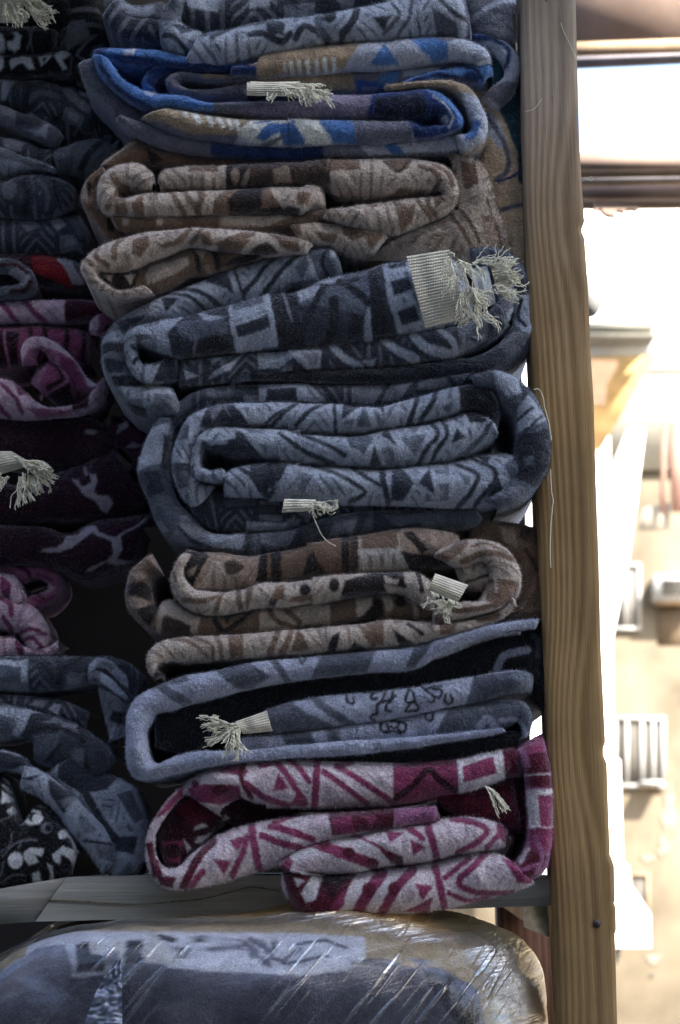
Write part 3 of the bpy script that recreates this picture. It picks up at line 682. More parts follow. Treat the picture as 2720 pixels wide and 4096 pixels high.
# ---- blue and tan blanket
B1 = blanket('folded_blanket', 'blue', '''
R b 1.2 .8
 a:478,275,560,300 500,240,600,315 565,230,700,330 700,238,800,335 840,250,900,345 1000,290,1050,360 1200,320,1250,362 b:60,300,60,385
P l a:650,250 720,240 700,275 700,320 650,300
P d a:560,290 640,320 800,335 860,340 800,300 640,285
S n 30 a:850,330 1000,345 1300,355
P n a:500,235 560,232 560,260 500,270
R b -.3 .8
 a:560,285,478,265 600,350,500,345 650,410,560,420 740,455,660,500 840,478,770,556 960,490,890,550 1100,525,1010,568 1300,515,1150,578 1450,510,1320,594 1568,512,1500,600 b:300,495,240,605 470,478,450,606 600,480,600,608 720,465,700,608
S n 26 a:560,420 680,500 790,560
S d 18 a:520,340 570,400
E l a:785,475 32,18
P v a:1120,500 1568,500 b:720,450 720,620 0,620 a:1120,600
P a a:1110,515 1400,505 1568,505 1568,540 1120,580
P n b:640,470 720,450 720,620 610,615
R n -.5 .55
 b:640,480,620,606 800,460,790,606 930,450,900,606 1030,505,960,590 1115,600,1010,625 1100,660,1020,650 1010,700,980,655 900,715,900,660 840,695,860,640
S b 30 b:930,460 1000,500 1080,570 1100,640
S l 10 b:960,500 1030,560 1060,620 1040,670
P k b:660,510 900,480 930,560 900,606 640,606
S b 20 b:820,640 900,640 960,620
E l b:1020,625 20,24
R l -.6 .85
 a:860,545,720,590 1000,562,830,660 1150,580,950,700 1300,600,1150,726 1450,604,1350,746 1568,606,1568,750 b:200,605,220,750 400,606,400,744 600,608,560,735 760,610,700,730 850,622,840,712 930,690,900,700
P t a:700,570 860,540 1000,560 1330,600 1260,690 1200,740 1000,720 800,660
S w 30 a:1015,590 1040,640
S w 24 a:1085,600 1110,650
S w 24 a:1140,610 1165,660
S w 24 a:1190,620 1210,670
S w 24 a:1235,625 1250,680
S w 16 a:960,575 980,610
P a a:700,590 860,640 1000,690 1250,700 1200,760 900,740
P w a:1330,602 1568,606 b:220,605 300,744 100,744 a:1350,748 1240,700
P b a:1420,620 1500,605 1568,640 b:0,640 130,610 200,608 300,744 180,744 150,690 60,740 0,744 a:1400,740 1330,720
P a a:1540,690 b:100,750 20,750
P b b:335,606 530,608 560,735 440,735
P w b:225,608 345,608 420,742 290,742
P a b:530,606 840,610 850,720 560,740
P n b:820,612 960,612 950,712 860,710
R a .8 .6
 a:620,590,600,610 760,640,700,690 900,690,820,750 1050,722,980,790 1250,745,1180,815 1568,752,1568,832 b:200,752,200,822 400,748,400,815 560,738,560,812 760,732,800,805 920,712,960,800 1080,690,1110,792 
P d a:1100,730 1568,740 b:400,740 540,820 a:1568,850 1100,830
P l b:560,740 1110,690 1130,780 620,808
P b b:690,745 750,740 810,800 740,800
P a b:380,740 540,740 600,820 380,820
R t -.2 .7
 b:700,440,720,470 850,425,880,450 1000,418,1000,452 1090,425,1060,470 1150,450,1105,510 1200,510,1135,560 1240,600,1160,620 1245,680,1165,665 1200,760,1130,690 1110,800,1060,700
P l b:1100,470 1200,500 1250,620 1240,720 1160,780 1050,800 1060,690 1150,640 1120,540
P b b:1160,620 1210,640 1180,720 1120,735
R a 2.2 .6
 a:485,285,400,310 500,360,430,410 560,440,520,500 640,510,610,600 740,580,700,690 850,640,800,760 980,690,940,800
P k a:560,560 640,620 760,700 800,770 700,720
R n 2 .8
 a:830,480,750,470 800,440,735,425 825,400,770,360 880,378,840,322 980,380,960,318 1330,385,1330,345 b:100,390,100,350
S b 35 a:800,340 900,330 1000,350
S b 30 a:760,380 750,430 790,470
R a 1.6 .7
 a:1300,385,1300,412 1060,378,1100,425 930,372,960,405 862,405,935,425 875,455,950,445 940,488,1010,462 1100,490,1130,455 1290,485,1290,430
S v 20 a:900,380 880,430 930,470
P t a:1060,375 1300,380 1300,400 1060,410
R l .4 .85
 a:1200,345,1200,385 1330,325,1330,380 b:80,255,60,390 300,222,300,368 500,208,500,348 700,192,700,342 900,172,900,315 1020,174,1030,300 1140,195,1120,305 1230,240,1170,320 1268,310,1190,335
P t a:1200,300 b:0,260 300,215 590,200 540,280 490,345 0,395 a:1200,400
P d a:1180,330 1340,340 1340,395 1180,395
S w 16 b:180,330 185,360
S w 22 b:215,325 222,365
S w 22 b:255,325 262,360
S w 22 b:300,318 305,358
S w 22 b:345,315 350,352
S w 22 b:390,310 396,348
S w 22 b:435,308 440,346
P b b:700,225 780,325 630,330
P b b:830,190 1020,170 1040,290 960,310 890,260
P a b:900,160 1000,170 1100,190 1040,220
R autoa 2.2 .7 2
 b:0,395,0,440 200,380,200,455 400,368,420,470 560,352,560,462 830,346,800,440 1000,335,1000,400 1130,322,1130,370
P t b:0,390 300,375 520,360 560,470 0,450
P b b:700,350 800,345 760,440 660,450
P l b:800,350 1000,340 980,380 800,400
R b 1.0 .8
 b:770,430,840,445 900,378,960,412 1050,345,1100,405 1190,320,1200,415 1262,325,1225,420 1280,370,1225,400
S n 22 b:860,420 960,390 1050,400 1180,420
S k 14 b:1100,340 1180,360 1210,400
E n b:1160,395 40,26
R l 3 .8
 b:1110,178,1120,205 1220,172,1190,215 1330,205,1250,235 1400,270,1300,290 1415,340,1335,350 1400,420,1320,400 1370,490,1250,450 1290,565,1200,500
P n b:1110,165 1260,170 1260,215 1150,215
S d 22 b:1270,200 1350,260 1340,340
P a b:1200,480 1330,420 1400,420 1330,560
R u 4.5 .4
 b:1420,240,1200,300 1428,440,1150,500 1430,560,1180,640 1432,680,1190,760 1435,800,1210,850 1440,900,1240,950 1450,1050,1280,1060 1458,1176,1300,1176 d:1475,520,1330,520 1480,640,1340,640
P u b:1100,500 1500,700 1500,1200 1200,1200
P l b:1240,560 1300,620 1340,760 1300,780 1240,700
S a 26 b:1240,600 1330,760 1350,880 1290,940
P e b:1240,200 1450,200 1450,980 1400,940 1400,800 1300,560 1240,540
S d 14 b:1300,950 1380,920 1420,880
S a 24 b:1290,1100 1450,1060
'''.replace('sandx', 't'), 'bright blue and tan blanket with cream zigzags, loosely rolled at the right end', GR)
# ---- beige and brown blanket, right side paled for the warm light on it
B2 = blanket('folded_blanket', 'brown', '''
R l -.3 .85
 c:800,150,790,190 790,105,740,190 715,50,690,185 600,62,650,185 525,120,620,195 500,200,610,215 510,280,620,235 570,325,670,235 750,338,760,212 900,335,900,203 1180,325,1180,192 1400,322,1400,175 1568,320,1568,172 d:300,300,300,163 400,295,385,163,.5
S m 30 c:560,300 590,250 620,200
S m 34 c:660,190 620,180 590,130
P m c:590,330 600,250 650,240 670,330
P m c:700,335 690,280 745,225 755,338
S m 26 c:890,200 920,260 960,330
S m 24 c:950,200 990,260 1040,325
P m c:1020,200 1080,200 1040,260
S m 26 c:1060,240 1030,310
P m c:1110,325 1120,260 1190,195 1250,190 1210,325
P k c:1200,325 1190,260 1260,185 1385,175 1400,240 1480,300 1568,300 1568,330
P m c:1568,172 1568,215 1520,172
P m d:180,165 280,165 215,200
P m d:245,215 320,225 300,280 250,280
P k c:1500,290 1568,300 1568,330 1480,330
P m d:60,170 90,170 150,290 60,300
R l -.1 .8
 c:820,150,835,190 850,100,855,193 900,82,905,192 1000,66,1000,190 1180,60,1180,186 1400,50,1400,170 1568,45,1568,168 d:400,25,400,165 440,20,450,205 600,15,600,222 760,15,720,228 900,22,860,222 1010,55,950,205 1065,110,990,195 1090,180,1010,205 1085,250,1010,225 1040,310,960,228 950,350,870,228 850,395,790,237 750,422,700,250 600,400,580,268 480,368,480,290 380,335,400,310
P m c:985,55 1140,55 1140,112 985,112
P k c:1180,40 1568,30 1568,180 1180,186
S a 26 c:1270,170 1310,110 1360,90
S a 20 c:1450,60 1500,130
E a c:1230,130 22,40
P d d:0,0 400,0 420,165 0,170
P a d:120,100 200,80 220,160 130,160
P m d:395,20 575,10 575,100 400,112
P m d:700,35 850,35 830,90 770,120 730,90
S k 12 d:700,50 770,115 830,50
P m d:700,235 790,190 920,195 900,230
S m 26 d:890,80 960,110 990,160 960,210
S m 24 d:960,70 1040,120 1060,180
P m d:955,240 980,195 1025,260 970,300
S m 22 d:930,225 930,280 970,330
P m d:745,250 830,300 870,270 840,380 790,420
P m d:600,275 650,262 665,290 640,305
S m 22 d:870,240 900,290 940,340
P k d:470,280 520,268 560,280 500,300
R l .8 .7
 d:180,385,250,450 260,362,320,480 350,355,420,498 480,375,500,528 600,385,570,545 740,425,650,525
P m d:475,380 600,395 600,450 540,480 490,440
P m d:340,430 460,435 440,480 370,470
P m d:200,380 260,370 270,450 220,430
P m d:580,430 700,440 640,520
R m .9 .7
 c:560,325,600,400 700,342,700,425 900,342,900,408 1150,332,1150,402 1400,325,1400,412 1568,318,1568,445 d:300,310,330,372 450,300,400,350
P l c:1150,345 1340,335 1568,325 1400,395 1150,400
P l c:820,340 850,340 852,400 820,400
P l c:640,345 680,345 670,400 640,395
P d c:1380,400 1568,380 1568,450 1450,430
S d 10 c:640,345 900,346 1150,340
R l -.8 .8
 c:800,735,760,700 640,758,640,735 540,738,560,700 465,690,515,660 425,630,500,630 430,565,520,615 520,480,620,618 640,440,700,600 760,412,800,555 900,400,900,520 1000,396,1000,490 1200,402,1200,520 1400,422,1400,530 1568,458,1540,520 d:330,480,300,520
S m 24 c:510,495 500,560 560,600
S m 30 c:650,440 600,500 600,560
P m c:690,470 770,440 780,500 730,560 690,540
P m c:790,470 840,490 920,470 980,400 1010,400 960,480 860,510
S m 24 c:1060,398 1040,440 1000,480
P m c:1050,440 1095,420 1120,500 1060,490
S d 28 c:1270,450 1230,490 1150,515
P m c:1120,490 1250,430 1330,420 1340,440 1240,540
P d c:1280,540 1350,490 1400,480 1460,530
P l c:1290,460 1350,440 1400,470 1340,500
P m c:1400,430 1568,460 1568,530 1480,510
S m 20 c:440,560 480,600
R m .8 .7
 c:500,640,560,720 600,620,640,742 740,600,740,740 800,560,830,735 900,525,900,700 1000,495,990,650 1150,500,1100,640 1280,500,1240,590 1400,520,1350,570
P k c:505,645 620,635 735,605 700,715 600,735 530,700
P l c:530,650 590,648 580,690
P l c:650,650 710,640 680,700
P l c:760,650 780,600 980,560 990,600 900,650 770,700
S k 24 c:1000,490 1030,560 1040,620
S k 26 c:1100,500 1130,560 1140,620
P l c:1010,520 1080,520 1060,570
P k c:1160,600 1240,560 1400,510 1400,600
R autom 2 .7 3
 c:540,70,560,110 450,150,505,160 418,220,495,215 430,280,510,285 490,350,570,330 540,430,640,345 600,470,720,400
P k c:440,160 480,180 470,240 430,230
P k c:560,330 600,340 600,430 560,420
P a c:420,180 450,150 460,280 425,260
R m 2.4 .7
 a:515,865,560,880 620,780,640,850 700,712,740,840 800,765,850,850 950,800,980,865 1130,830,1130,860 1568,840,1568,880
S l 18 a:530,860 620,790 700,740
P k a:760,770 850,830 790,860
R l 1.2 .3
 d:1040,20,1060,70 1160,30,1080,110 1235,90,1095,200 1280,230,1080,300 1320,330,950,370 1360,430,760,420 1380,520,620,480 1385,620,560,540
S m 20 d:1030,310 1090,390 1150,480
S m 18 d:1080,290 1150,380 1200,470
P m d:1100,60 1180,80 1200,200 1120,200
P l d:1090,240 1180,180 1230,190 1200,300 1120,300
S l 20 d:680,500 800,440 1040,340
S l 30 d:720,540 820,520 900,530
S k 10 d:700,480 850,405 1030,320
P a d:1200,330 1300,340 1340,500 1240,480
S m 14 d:1240,260 1300,420 1330,520
P k d:480,510 600,520 580,600 520,590
''', 'beige and brown patterned blanket, broad soft folds, between the blue and the fringed slate one', GR)
# ---- slate blanket with big fringe
B3 = blanket('folded_blanket', 'slate', '''
R a 1.0 .8
 e:960,600,900,440 830,605,800,430 700,575,720,410 600,490,670,350 545,390,650,290 523,270,648,225 535,190,660,170 600,100,710,130 c:720,810,850,885 860,745,960,855 1000,690,1080,820 1200,605,1220,790 1400,540,1420,740 d:200,515,200,700 300,485,330,690 400,472,430,670 450,500,490,640
P l m:0,560 200,480 450,370 700,290 1000,200 1220,170 1330,420 1000,560 700,640 300,700 0,720
P d m:430,440 520,370 600,340 630,430 660,550 600,500
S d 26 m:650,320 690,430 740,580
P d m:420,410 500,380 470,440
S d 36 m:1215,185 1100,280 960,430 870,540
S d 34 m:1010,215 900,320 830,420 740,520
P m m:1000,210 1120,185 1060,230 950,280
P m m:1235,150 1440,110 1510,380 1330,430
S k 26 m:1400,150 1350,280 1400,400
E l m:1440,215 28,40
S d 34 m:180,480 400,530 560,630
S d 26 m:130,530 300,560 440,660
P d m:85,550 230,580 120,680
P d e:510,230 650,215 650,265 520,280
P l e:530,190 620,160 660,190 640,215 530,215
P d e:600,110 760,80 700,150 640,165
P d e:540,300 650,320 640,380 560,380
P k e:570,400 700,390 760,450 600,450
P l e:620,455 735,455 730,510 660,520
P l e:750,480 810,460 800,540 750,560
P l e:790,460 920,450 920,490 820,490
P k e:660,530 760,560 760,620 700,600
R l -.6 .5
 e:950,400,930,290,.8 830,420,840,312,.6 740,415,750,335,.3 672,350,715,300,-.2 650,250,700,240 665,175,705,205 740,125,740,215 850,95,830,255 980,68,930,285 c:1120,805,1000,1065 1230,785,1150,1050 1400,735,1350,1030 1568,715,1568,1020 d:400,645,430,1000 600,600,640,985 700,568,760,955 820,555,920,925 1000,525,1100,890,.3 1120,560,1180,860,1.2
P d e:860,310 960,280 960,420 800,420 830,350
S d 20 e:690,240 720,290 700,330
P d c:960,860 1100,805 1190,790 1200,900 1235,1050 1100,1075 900,1065 875,960
P m c:920,900 1080,870 1190,900 1200,960 1000,1000 930,960
P k c:1000,1000 1130,960 1230,1030 1200,1075 960,1075
P l m:365,675 440,690 590,720 520,745 420,745
S a 16 c:1020,1000 1010,1050
P d c:1200,780 1568,690 1568,1060 1240,1060
P l c:1190,790 1400,730 1475,1010 1240,1045
P m c:1210,800 1370,752 1378,795 1215,838
P d c:1230,920 1400,865 1412,930 1245,978
P k c:1410,730 1568,700 1568,1060 1480,1040
P k d:100,720 230,690 300,1020 150,1030
P a d:160,720 180,715 230,900 215,900
S k 40 d:190,700 235,830 260,1000
P m d:230,695 500,630 620,600 620,800 560,990 300,1010 260,850
P l d:235,700 300,690 370,700 340,760 260,790
P d d:250,800 420,820 600,860 600,1000 290,1010
S k 32 d:400,680 340,790 260,960
S k 26 d:370,680 440,690 560,660
P l d:330,680 480,640 490,650 430,690
S k 36 d:470,670 560,740 620,800
S k 50 d:440,780 440,880 420,980
P k d:530,840 580,870 570,960 520,950
P k d:610,600 660,600 770,960 640,990
P d d:650,590 700,575 800,950 740,965
P l d:690,580 820,553 930,930 775,950 725,800
P d d:720,580 815,560 818,598 728,612
P d d:735,688 830,660 852,730 752,768
P d d:768,842 862,812 892,880 792,910
P l d:940,600 1300,560 1300,900 1000,930
R d .9 .6
 e:930,300,930,440 1100,290,1100,430 1300,265,1300,395 1500,250,1500,372 f:200,235,250,364 400,215,400,354 640,190,640,347 850,160,900,317 1080,120,1080,282 1250,40,1250,215 1310,-40,1370,130
P l f:40,265 370,262 370,352 300,362 225,300 150,352 45,357
S l 36 f:430,235 490,300 580,345
P l f:585,318 658,303 640,345
S l 44 f:700,200 770,260 870,310
S l 50 f:860,190 930,255 1070,285
S l 34 f:990,150 1060,220 1078,280
P l e:1100,275 1175,290 1105,340
P l e:1280,270 1200,370 1090,410 1110,380 1200,330
P l e:955,360 1040,395 975,418
P a f:1090,100 1240,60 1240,200 1090,280
R m 1.3 .5
 d:1120,497,1180,620 1290,500,1280,640 1400,560,1360,700 1480,690,1385,790 1507,850,1375,900 1492,980,1290,1010 1420,1080,1150,1075 f:1290,368,1060,295 1060,405,900,325 700,428,640,355 400,425,400,362 0,410,0,378 e:1200,440,1200,390
P l d:1390,760 1500,760 1500,900 1460,980 1380,900
P d d:1240,510 1380,560 1390,620 1260,580
P d d:1360,620 1480,690 1480,750 1380,740
P a d:1380,940 1480,960 1380,1080 1290,1030
S k 16 d:1420,780 1400,860 1440,920
P k f:0,360 640,350 1000,310 1060,400 700,430 0,420
P d f:1000,300 1300,330 1200,400 1000,410
R autol .9 .5 2
 d:1290,560,1280,700 1370,640,1300,760 1385,760,1280,850 1360,880,1240,930 1240,980,1130,960 1140,1010,1100,930
P a d:1300,640 1390,700 1340,900 1250,900
''', 'slate blanket with a wide woven hem and cream fringe standing out at its right end', GR)
# ---- slate blanket, second
B4 = blanket('folded_blanket', 'slate', '''
R d 1.6 .6
 e:870,590,900,660 1000,480,1000,580 1150,445,1150,545 1350,435,1350,530 1560,430,1560,525 f:300,430,300,530 400,440,400,530 700,430,700,545 900,400,900,500 1030,390,1060,440 1280,362,1200,440
P l f:45,438 300,433 400,525 45,525
P d f:85,462 245,458 245,525 85,525
P a f:530,438 725,430 650,540 530,530
P a f:740,430 860,420 780,520 690,530
P a f:880,410 1020,395 1060,450 880,470
P m e:1080,460 1230,450 1220,500 1080,510
P m e:900,560 1000,500 1000,560 920,610
R l -.2 .85
 e:1030,1100,1120,960,1 950,1030,1040,950,.5 905,930,1010,920 893,820,998,850 920,710,1010,770 990,595,1050,690 1110,545,1180,645 1200,530,1260,652 1400,522,1400,655 1568,525,1568,660 f:200,528,200,672 430,530,400,688 560,545,540,685 690,545,660,660 850,500,850,630 1060,440,1040,592 1180,430,1130,562 1270,470,1210,580 1308,570,1225,610 1290,680,1200,650
P d n:560,880 710,880 700,1000 560,960
P m n:580,950 700,940 700,1080 600,1080
P m n:600,560 700,590 690,700 580,700
P d n:840,450 920,420 1050,415 1110,500 1180,590 780,610 790,560
P a n:860,480 940,430 960,460 880,560
S a 16 n:980,440 1020,520
S d 22 n:1530,430 1400,490 1290,570
S d 22 f:250,530 190,580 110,650
P d f:0,640 120,640 90,665 0,665
S d 22 f:400,530 320,570 240,650
S d 18 f:440,525 442,600 450,690
P d f:485,528 580,550 520,600 480,625
P m f:560,660 590,560 600,550 640,660
P d f:660,540 700,545 700,600
S d 24 f:880,490 860,560 830,640
S d 24 f:980,450 950,540 890,620
P m f:1000,560 1060,530 1050,590
P k f:1090,430 1230,440 1315,560 1300,660 1190,600 1100,570
R l -.5 .85
 e:1200,925,1170,880 1060,935,1100,890 1008,900,1050,865 1000,820,1045,805 1030,715,1075,750 1090,660,1150,775 1180,648,1200,795 1300,655,1320,812 1568,662,1568,818 f:150,670,150,832 300,684,300,840 500,702,500,852 620,687,640,862 720,657,760,860 900,632,900,847 1060,594,1060,822 1150,562,1180,785 1220,590,1275,720 1290,640,1300,680
P d n:1060,620 1120,640 1190,740 1290,840 1000,850 960,800 1000,700 1060,690
P d n:800,700 870,740 1000,730 1000,840 900,850 880,910 780,920 770,800
S d 22 f:150,690 270,780 440,850
S d 22 f:200,665 330,720 500,810
P m f:500,700 600,690 640,715 590,800 520,770
P d f:680,700 720,660 770,765
S m 14 f:640,720 590,800
P d f:650,760 690,855 620,860
S d 22 f:940,620 985,700 930,770 880,850
S d 20 f:1000,600 1030,700 980,780 950,840
P d f:1080,670 1130,720 1050,745
S m 22 f:1260,640 1200,730 1090,820
P k f:1110,550 1220,570 1240,640 1150,640
R l -.5 .85
 e:1165,900,1165,1010 1260,850,1260,1010 1400,832,1400,1012 1568,827,1568,1022 f:100,838,100,1027 300,848,300,1042 500,862,500,1052 700,872,700,1054 900,852,900,1067 1100,817,1100,1074 1200,787,1250,1067 1300,780,1400,1032 1400,787,1500,972
P d e:1240,840 1430,840 1568,830 1500,900 1420,990 1350,900
P l e:1290,860 1330,850 1380,900
P a e:1430,850 1480,850 1410,920
S d 24 e:1240,860 1330,930 1410,1010 1568,860
P d f:0,830 210,840 130,900 90,1000 50,1000 0,930
P l f:200,850 130,1000 560,1045 590,1000 400,900
S d 22 f:330,855 480,920 600,1000 520,1045
S d 20 f:520,860 680,970
S d 30 f:690,870 700,960 725,1060
P d f:745,880 800,880 860,960 800,1045 735,1040
P d f:940,875 968,1020 880,955
S d 24 f:1080,850 1190,915 1150,1010 1090,1070
S d 22 f:1170,820 1290,910 1180,1060
P d f:1240,1020 1300,920 1335,1010
P d f:1190,800 1260,800 1240,860
P m f:1330,860 1400,800 1440,980 1350,920
R m -.9 .6
 f:1150,395,1180,440 1290,362,1280,450 1400,402,1320,520 1490,480,1380,590 1550,610,1395,690 1580,740,1390,790 1567,870,1400,860 1510,970,1360,930 1430,1050,1320,990 1300,1088,1230,1040
P l f:1275,360 1400,400 1420,480 1350,510 1280,440
P d f:1400,420 1480,470 1430,520
P l f:1400,560 1460,490 1560,620 1400,690
S d 16 f:1400,620 1480,560
S d 12 f:1440,680 1530,600
P k f:1390,700 1500,690 1585,640 1590,890 1500,980 1380,930
P m f:1430,820 1480,810 1490,870 1440,870
P a f:1300,1000 1430,960 1460,1030 1340,1090
R m 1.6 .75
 e:820,590,930,610 775,690,900,700 733,790,885,800 710,880,885,890 735,970,900,980 770,1050,940,1060 g:810,370,1000,330 890,470,1080,410 1000,505,1180,430 1130,527,1250,430 1290,547,1300,432 1400,532,1430,422 1540,507,1560,402 h:380,472,400,345 600,432,600,312 900,407,900,302 1150,402,1100,292 1224,350,1180,292
P l e:785,670 890,640 870,760 840,850 715,890 730,800
P d e:860,700 900,720 900,880 840,880
P d e:700,900 840,890 860,1000 760,1040
P a g:880,470 930,380 1100,400 1280,420 1280,500 1100,520
S d 18 g:930,400 1000,470 1100,510
P l g:1090,440 1280,425 1260,520 1110,500
S d 24 g:1300,430 1290,540
S d 20 g:1360,430 1380,530
P a g:1420,430 1540,420 1500,510 1420,510
S d 30 g:1568,420 1520,510
P a h:40,400 240,430 200,500 60,490
P d h:240,400 440,380 400,460 240,500
P a h:440,370 560,360 540,430 450,430
S d 40 h:600,320 560,430
P d h:640,310 900,300 900,400 640,420
P m h:700,340 1000,330 1000,360 750,400
R d 2.2 .5
 e:900,900,1000,1100 g:920,100,1000,330 1000,180,1080,400 1200,215,1200,420 1400,228,1400,430 1500,235,1560,415 h:400,270,400,375 700,275,700,400 900,280,900,380 1150,285,1150,345
P l g:1290,375 1480,385 1540,350 1520,415 1280,425
P m g:1150,225 1340,215 1330,290 1180,300
P m h:540,290 640,280 640,320 540,330
P a g:1500,360 1568,360 1568,400 1500,410
P d g:930,300 1060,300 1060,370 940,370
''', 'slate grey and black patterned blanket with chevrons, bulging over the post at the right', GR)
# ---- brown blanket, second
B5 = blanket('folded_blanket', 'brown', '''
R a .9 .6
 o:560,380,560,560 680,390,640,690 800,392,780,695 900,400,890,700 1050,425,1050,690 1160,420,1150,645 1250,400,1250,642 1400,380,1400,622 1568,340,1568,602 h:300,480,300,652 500,445,500,634 580,435,590,630 780,395,830,617 950,400,950,602 1100,430,1100,592
P l o:640,690 760,560 780,480 850,480 900,600 960,700
P d o:870,480 960,460 1040,520 980,580 900,590
P k o:530,400 700,390 760,430 700,540 620,680 560,560
P a o:560,560 660,520 640,580 580,610
P k o:1160,410 1560,330 1300,650 1120,650
S m 26 o:1225,420 1230,640
P m o:1440,390 1568,340 1568,600 1320,610
P m h:240,500 400,470 500,460 500,640 270,650
P m g:1470,520 1568,500 1568,640 1470,660
P k h:325,520 360,590 400,640 270,660 300,570
S k 40 h:500,440 500,640
P d h:520,450 600,440 570,630 525,630
P m h:585,440 785,400 785,520 590,530
P w h:568,520 785,515 835,615 570,625
S l 16 h:575,450 580,620
S l 14 h:775,440 785,520
P k h:785,530 900,545 1100,540 1110,600 835,620
P k h:800,430 850,420 930,520 900,550
P a h:950,470 1100,450 1110,560 950,545
R l -.2 .85
 o:560,400,650,410,1 500,480,570,490 456,600,560,590 472,720,640,685 560,820,760,700 700,885,860,708 860,892,950,700 1000,870,1040,690 1150,835,1150,642 1350,830,1350,637 1568,790,1568,612 h:330,797,330,657 520,764,500,642 660,742,680,637 790,742,850,627 880,800,900,642 960,860,990,700,.4
P d o:620,400 560,560 600,660 700,690 740,560 700,420
S m 34 o:560,780 700,790 830,750
S m 20 o:470,560 500,640
P m o:830,750 880,710 820,890 780,880
S d 14 o:900,700 860,720
S m 40 o:985,690 990,780 1010,880
P m o:1050,680 1115,660 1060,860 1035,850
P k o:1210,830 1270,730 1350,690 1320,740 1270,830
E k o:1505,700 38,48
S m 20 o:1150,690 1170,710
P m o:1400,760 1568,740 1568,790 1380,800
E k h:288,735 28,26
E k h:440,705 28,38
P m h:110,790 130,720 180,700 180,780
P k h:470,770 500,680 660,635 700,700 720,745 520,775
P k h:640,640 900,620 870,720 800,720 700,700
P l h:700,655 780,680 770,705 710,700
P l h:805,630 870,630 890,745 840,750 810,700
S k 22 h:880,640 900,740
R m 1.4 .75
 o:300,400,390,560 200,480,350,570 125,560,310,610 92,700,300,700 105,830,320,790 180,930,350,850 300,1015,390,785 420,1052,480,782 620,1055,640,882 850,1047,820,910 1000,1042,1000,882 1130,1042,1150,842 1350,1012,1350,832 1568,977,1568,797 h:420,917,420,792 560,887,560,754 720,882,720,737 870,882,850,772 1000,905,980,850
P k o:100,660 240,640 310,690 290,790 200,760 110,740
P a o:110,760 180,750 290,800 220,860 130,830
P a o:130,560 250,560 300,600 200,630
P k o:180,860 350,800 370,840 280,1000
P l o:380,790 440,770 520,830 700,900 660,1050 620,1050 600,1000 430,920 370,1040 330,1030
P d o:375,1035 390,930 430,905 620,985 600,1055
P m o:700,900 830,900 860,1050 660,1055
S k 38 o:790,890 880,1030 1130,840
P k o:850,900 970,880 900,970
P m o:960,1045 1100,870 1170,850 1140,1045
P l o:1160,850 1568,790 1568,980 1150,1030
S m 36 o:1215,840 1300,950 1450,990
S m 36 o:1400,830 1460,930 1568,980
P l h:200,830 420,790 420,910 260,910
S m 26 h:190,830 260,900
S m 24 h:430,790 445,910
P m h:470,810 550,770 560,850 490,870
P l h:550,760 640,740 640,850 560,880
P k h:560,890 640,810 640,760 690,790 700,860 640,890
P l h:680,740 730,740 760,860 720,860
E k h:787,790 32,30
P m h:700,860 760,820 860,860 860,890
S l 26 h:820,770 860,810 870,870
R l -.3 .85
 i:810,285,860,262 768,225,820,232 763,160,835,195 800,100,900,185 880,65,960,192 1000,55,1010,187 1150,45,1100,182 1300,35,1300,168 1568,15,1568,152 h:420,919,440,1052 580,900,600,1040 720,877,740,1030 880,887,880,1017 1000,902,1050,977 1150,887,1200,930 1300,842,1330,870 1385,760,1400,800
S m 22 i:890,64 1000,95 1080,170
S l 22 i:900,90 1000,120 1080,185
S m 20 i:990,57 1100,100 1110,180
P m i:1190,40 1270,38 1275,170 1200,175
S m 24 i:1125,45 1150,110 1160,180
P k i:800,280 830,195 950,190 960,250 860,290
S m 32 h:150,935 130,990 105,1065
S m 28 h:215,925 200,990 165,1065
P m h:250,925 310,1040 210,1055
P k h:400,1055 430,970 475,950 450,1050
P k h:510,1055 545,1000 620,1038
P m h:560,900 620,940 690,1000 640,1035 580,950
P m h:600,905 700,885 700,1020 660,1010
P k h:745,940 820,985 860,1010 780,1025
S k 20 h:830,910 900,960
P m h:990,870 1100,880 1060,960 990,970
P m h:1180,870 1320,840 1300,880 1190,910
R l -.6 .8
 h:940,540,1080,610 1090,465,1150,600 1240,465,1210,575 1355,515,1240,595 1422,630,1250,650 1408,750,1230,715 1330,820,1200,780 1200,857,1130,790 1050,887,1050,800 950,905,960,830
S m 28 h:1110,580 1250,535 1400,570
S m 16 h:1160,500 1250,490 1340,530
S m 60 h:980,580 1060,530 1110,480
P m h:1210,700 1240,665 1410,680 1390,780 1300,820 1240,790
S l 14 h:1280,660 1290,740
S m 30 h:1180,600 1140,680
S m 24 h:1060,840 1200,830 1320,800
P m h:1000,840 1060,880 1000,910 940,880
R l .6 .6
 h:1060,560,1100,700 1200,540,1200,720 1300,590,1300,720 1380,640,1350,700
S d 12 h:1130,690 1250,650 1330,655
R m 2.8 .35
 h:1150,372,1150,500 1300,367,1280,520 1450,392,1380,580 1540,432,1400,700 1570,600,1400,780 1575,740,1380,830 1575,900,1330,870
P d h:1420,400 1470,420 1450,480 1400,460
P a h:1300,400 1380,400 1400,520 1330,480
S d 20 h:1440,520 1500,620
''', 'brown and beige patterned blanket with a short frayed tag beside its right-hand roll', GR)
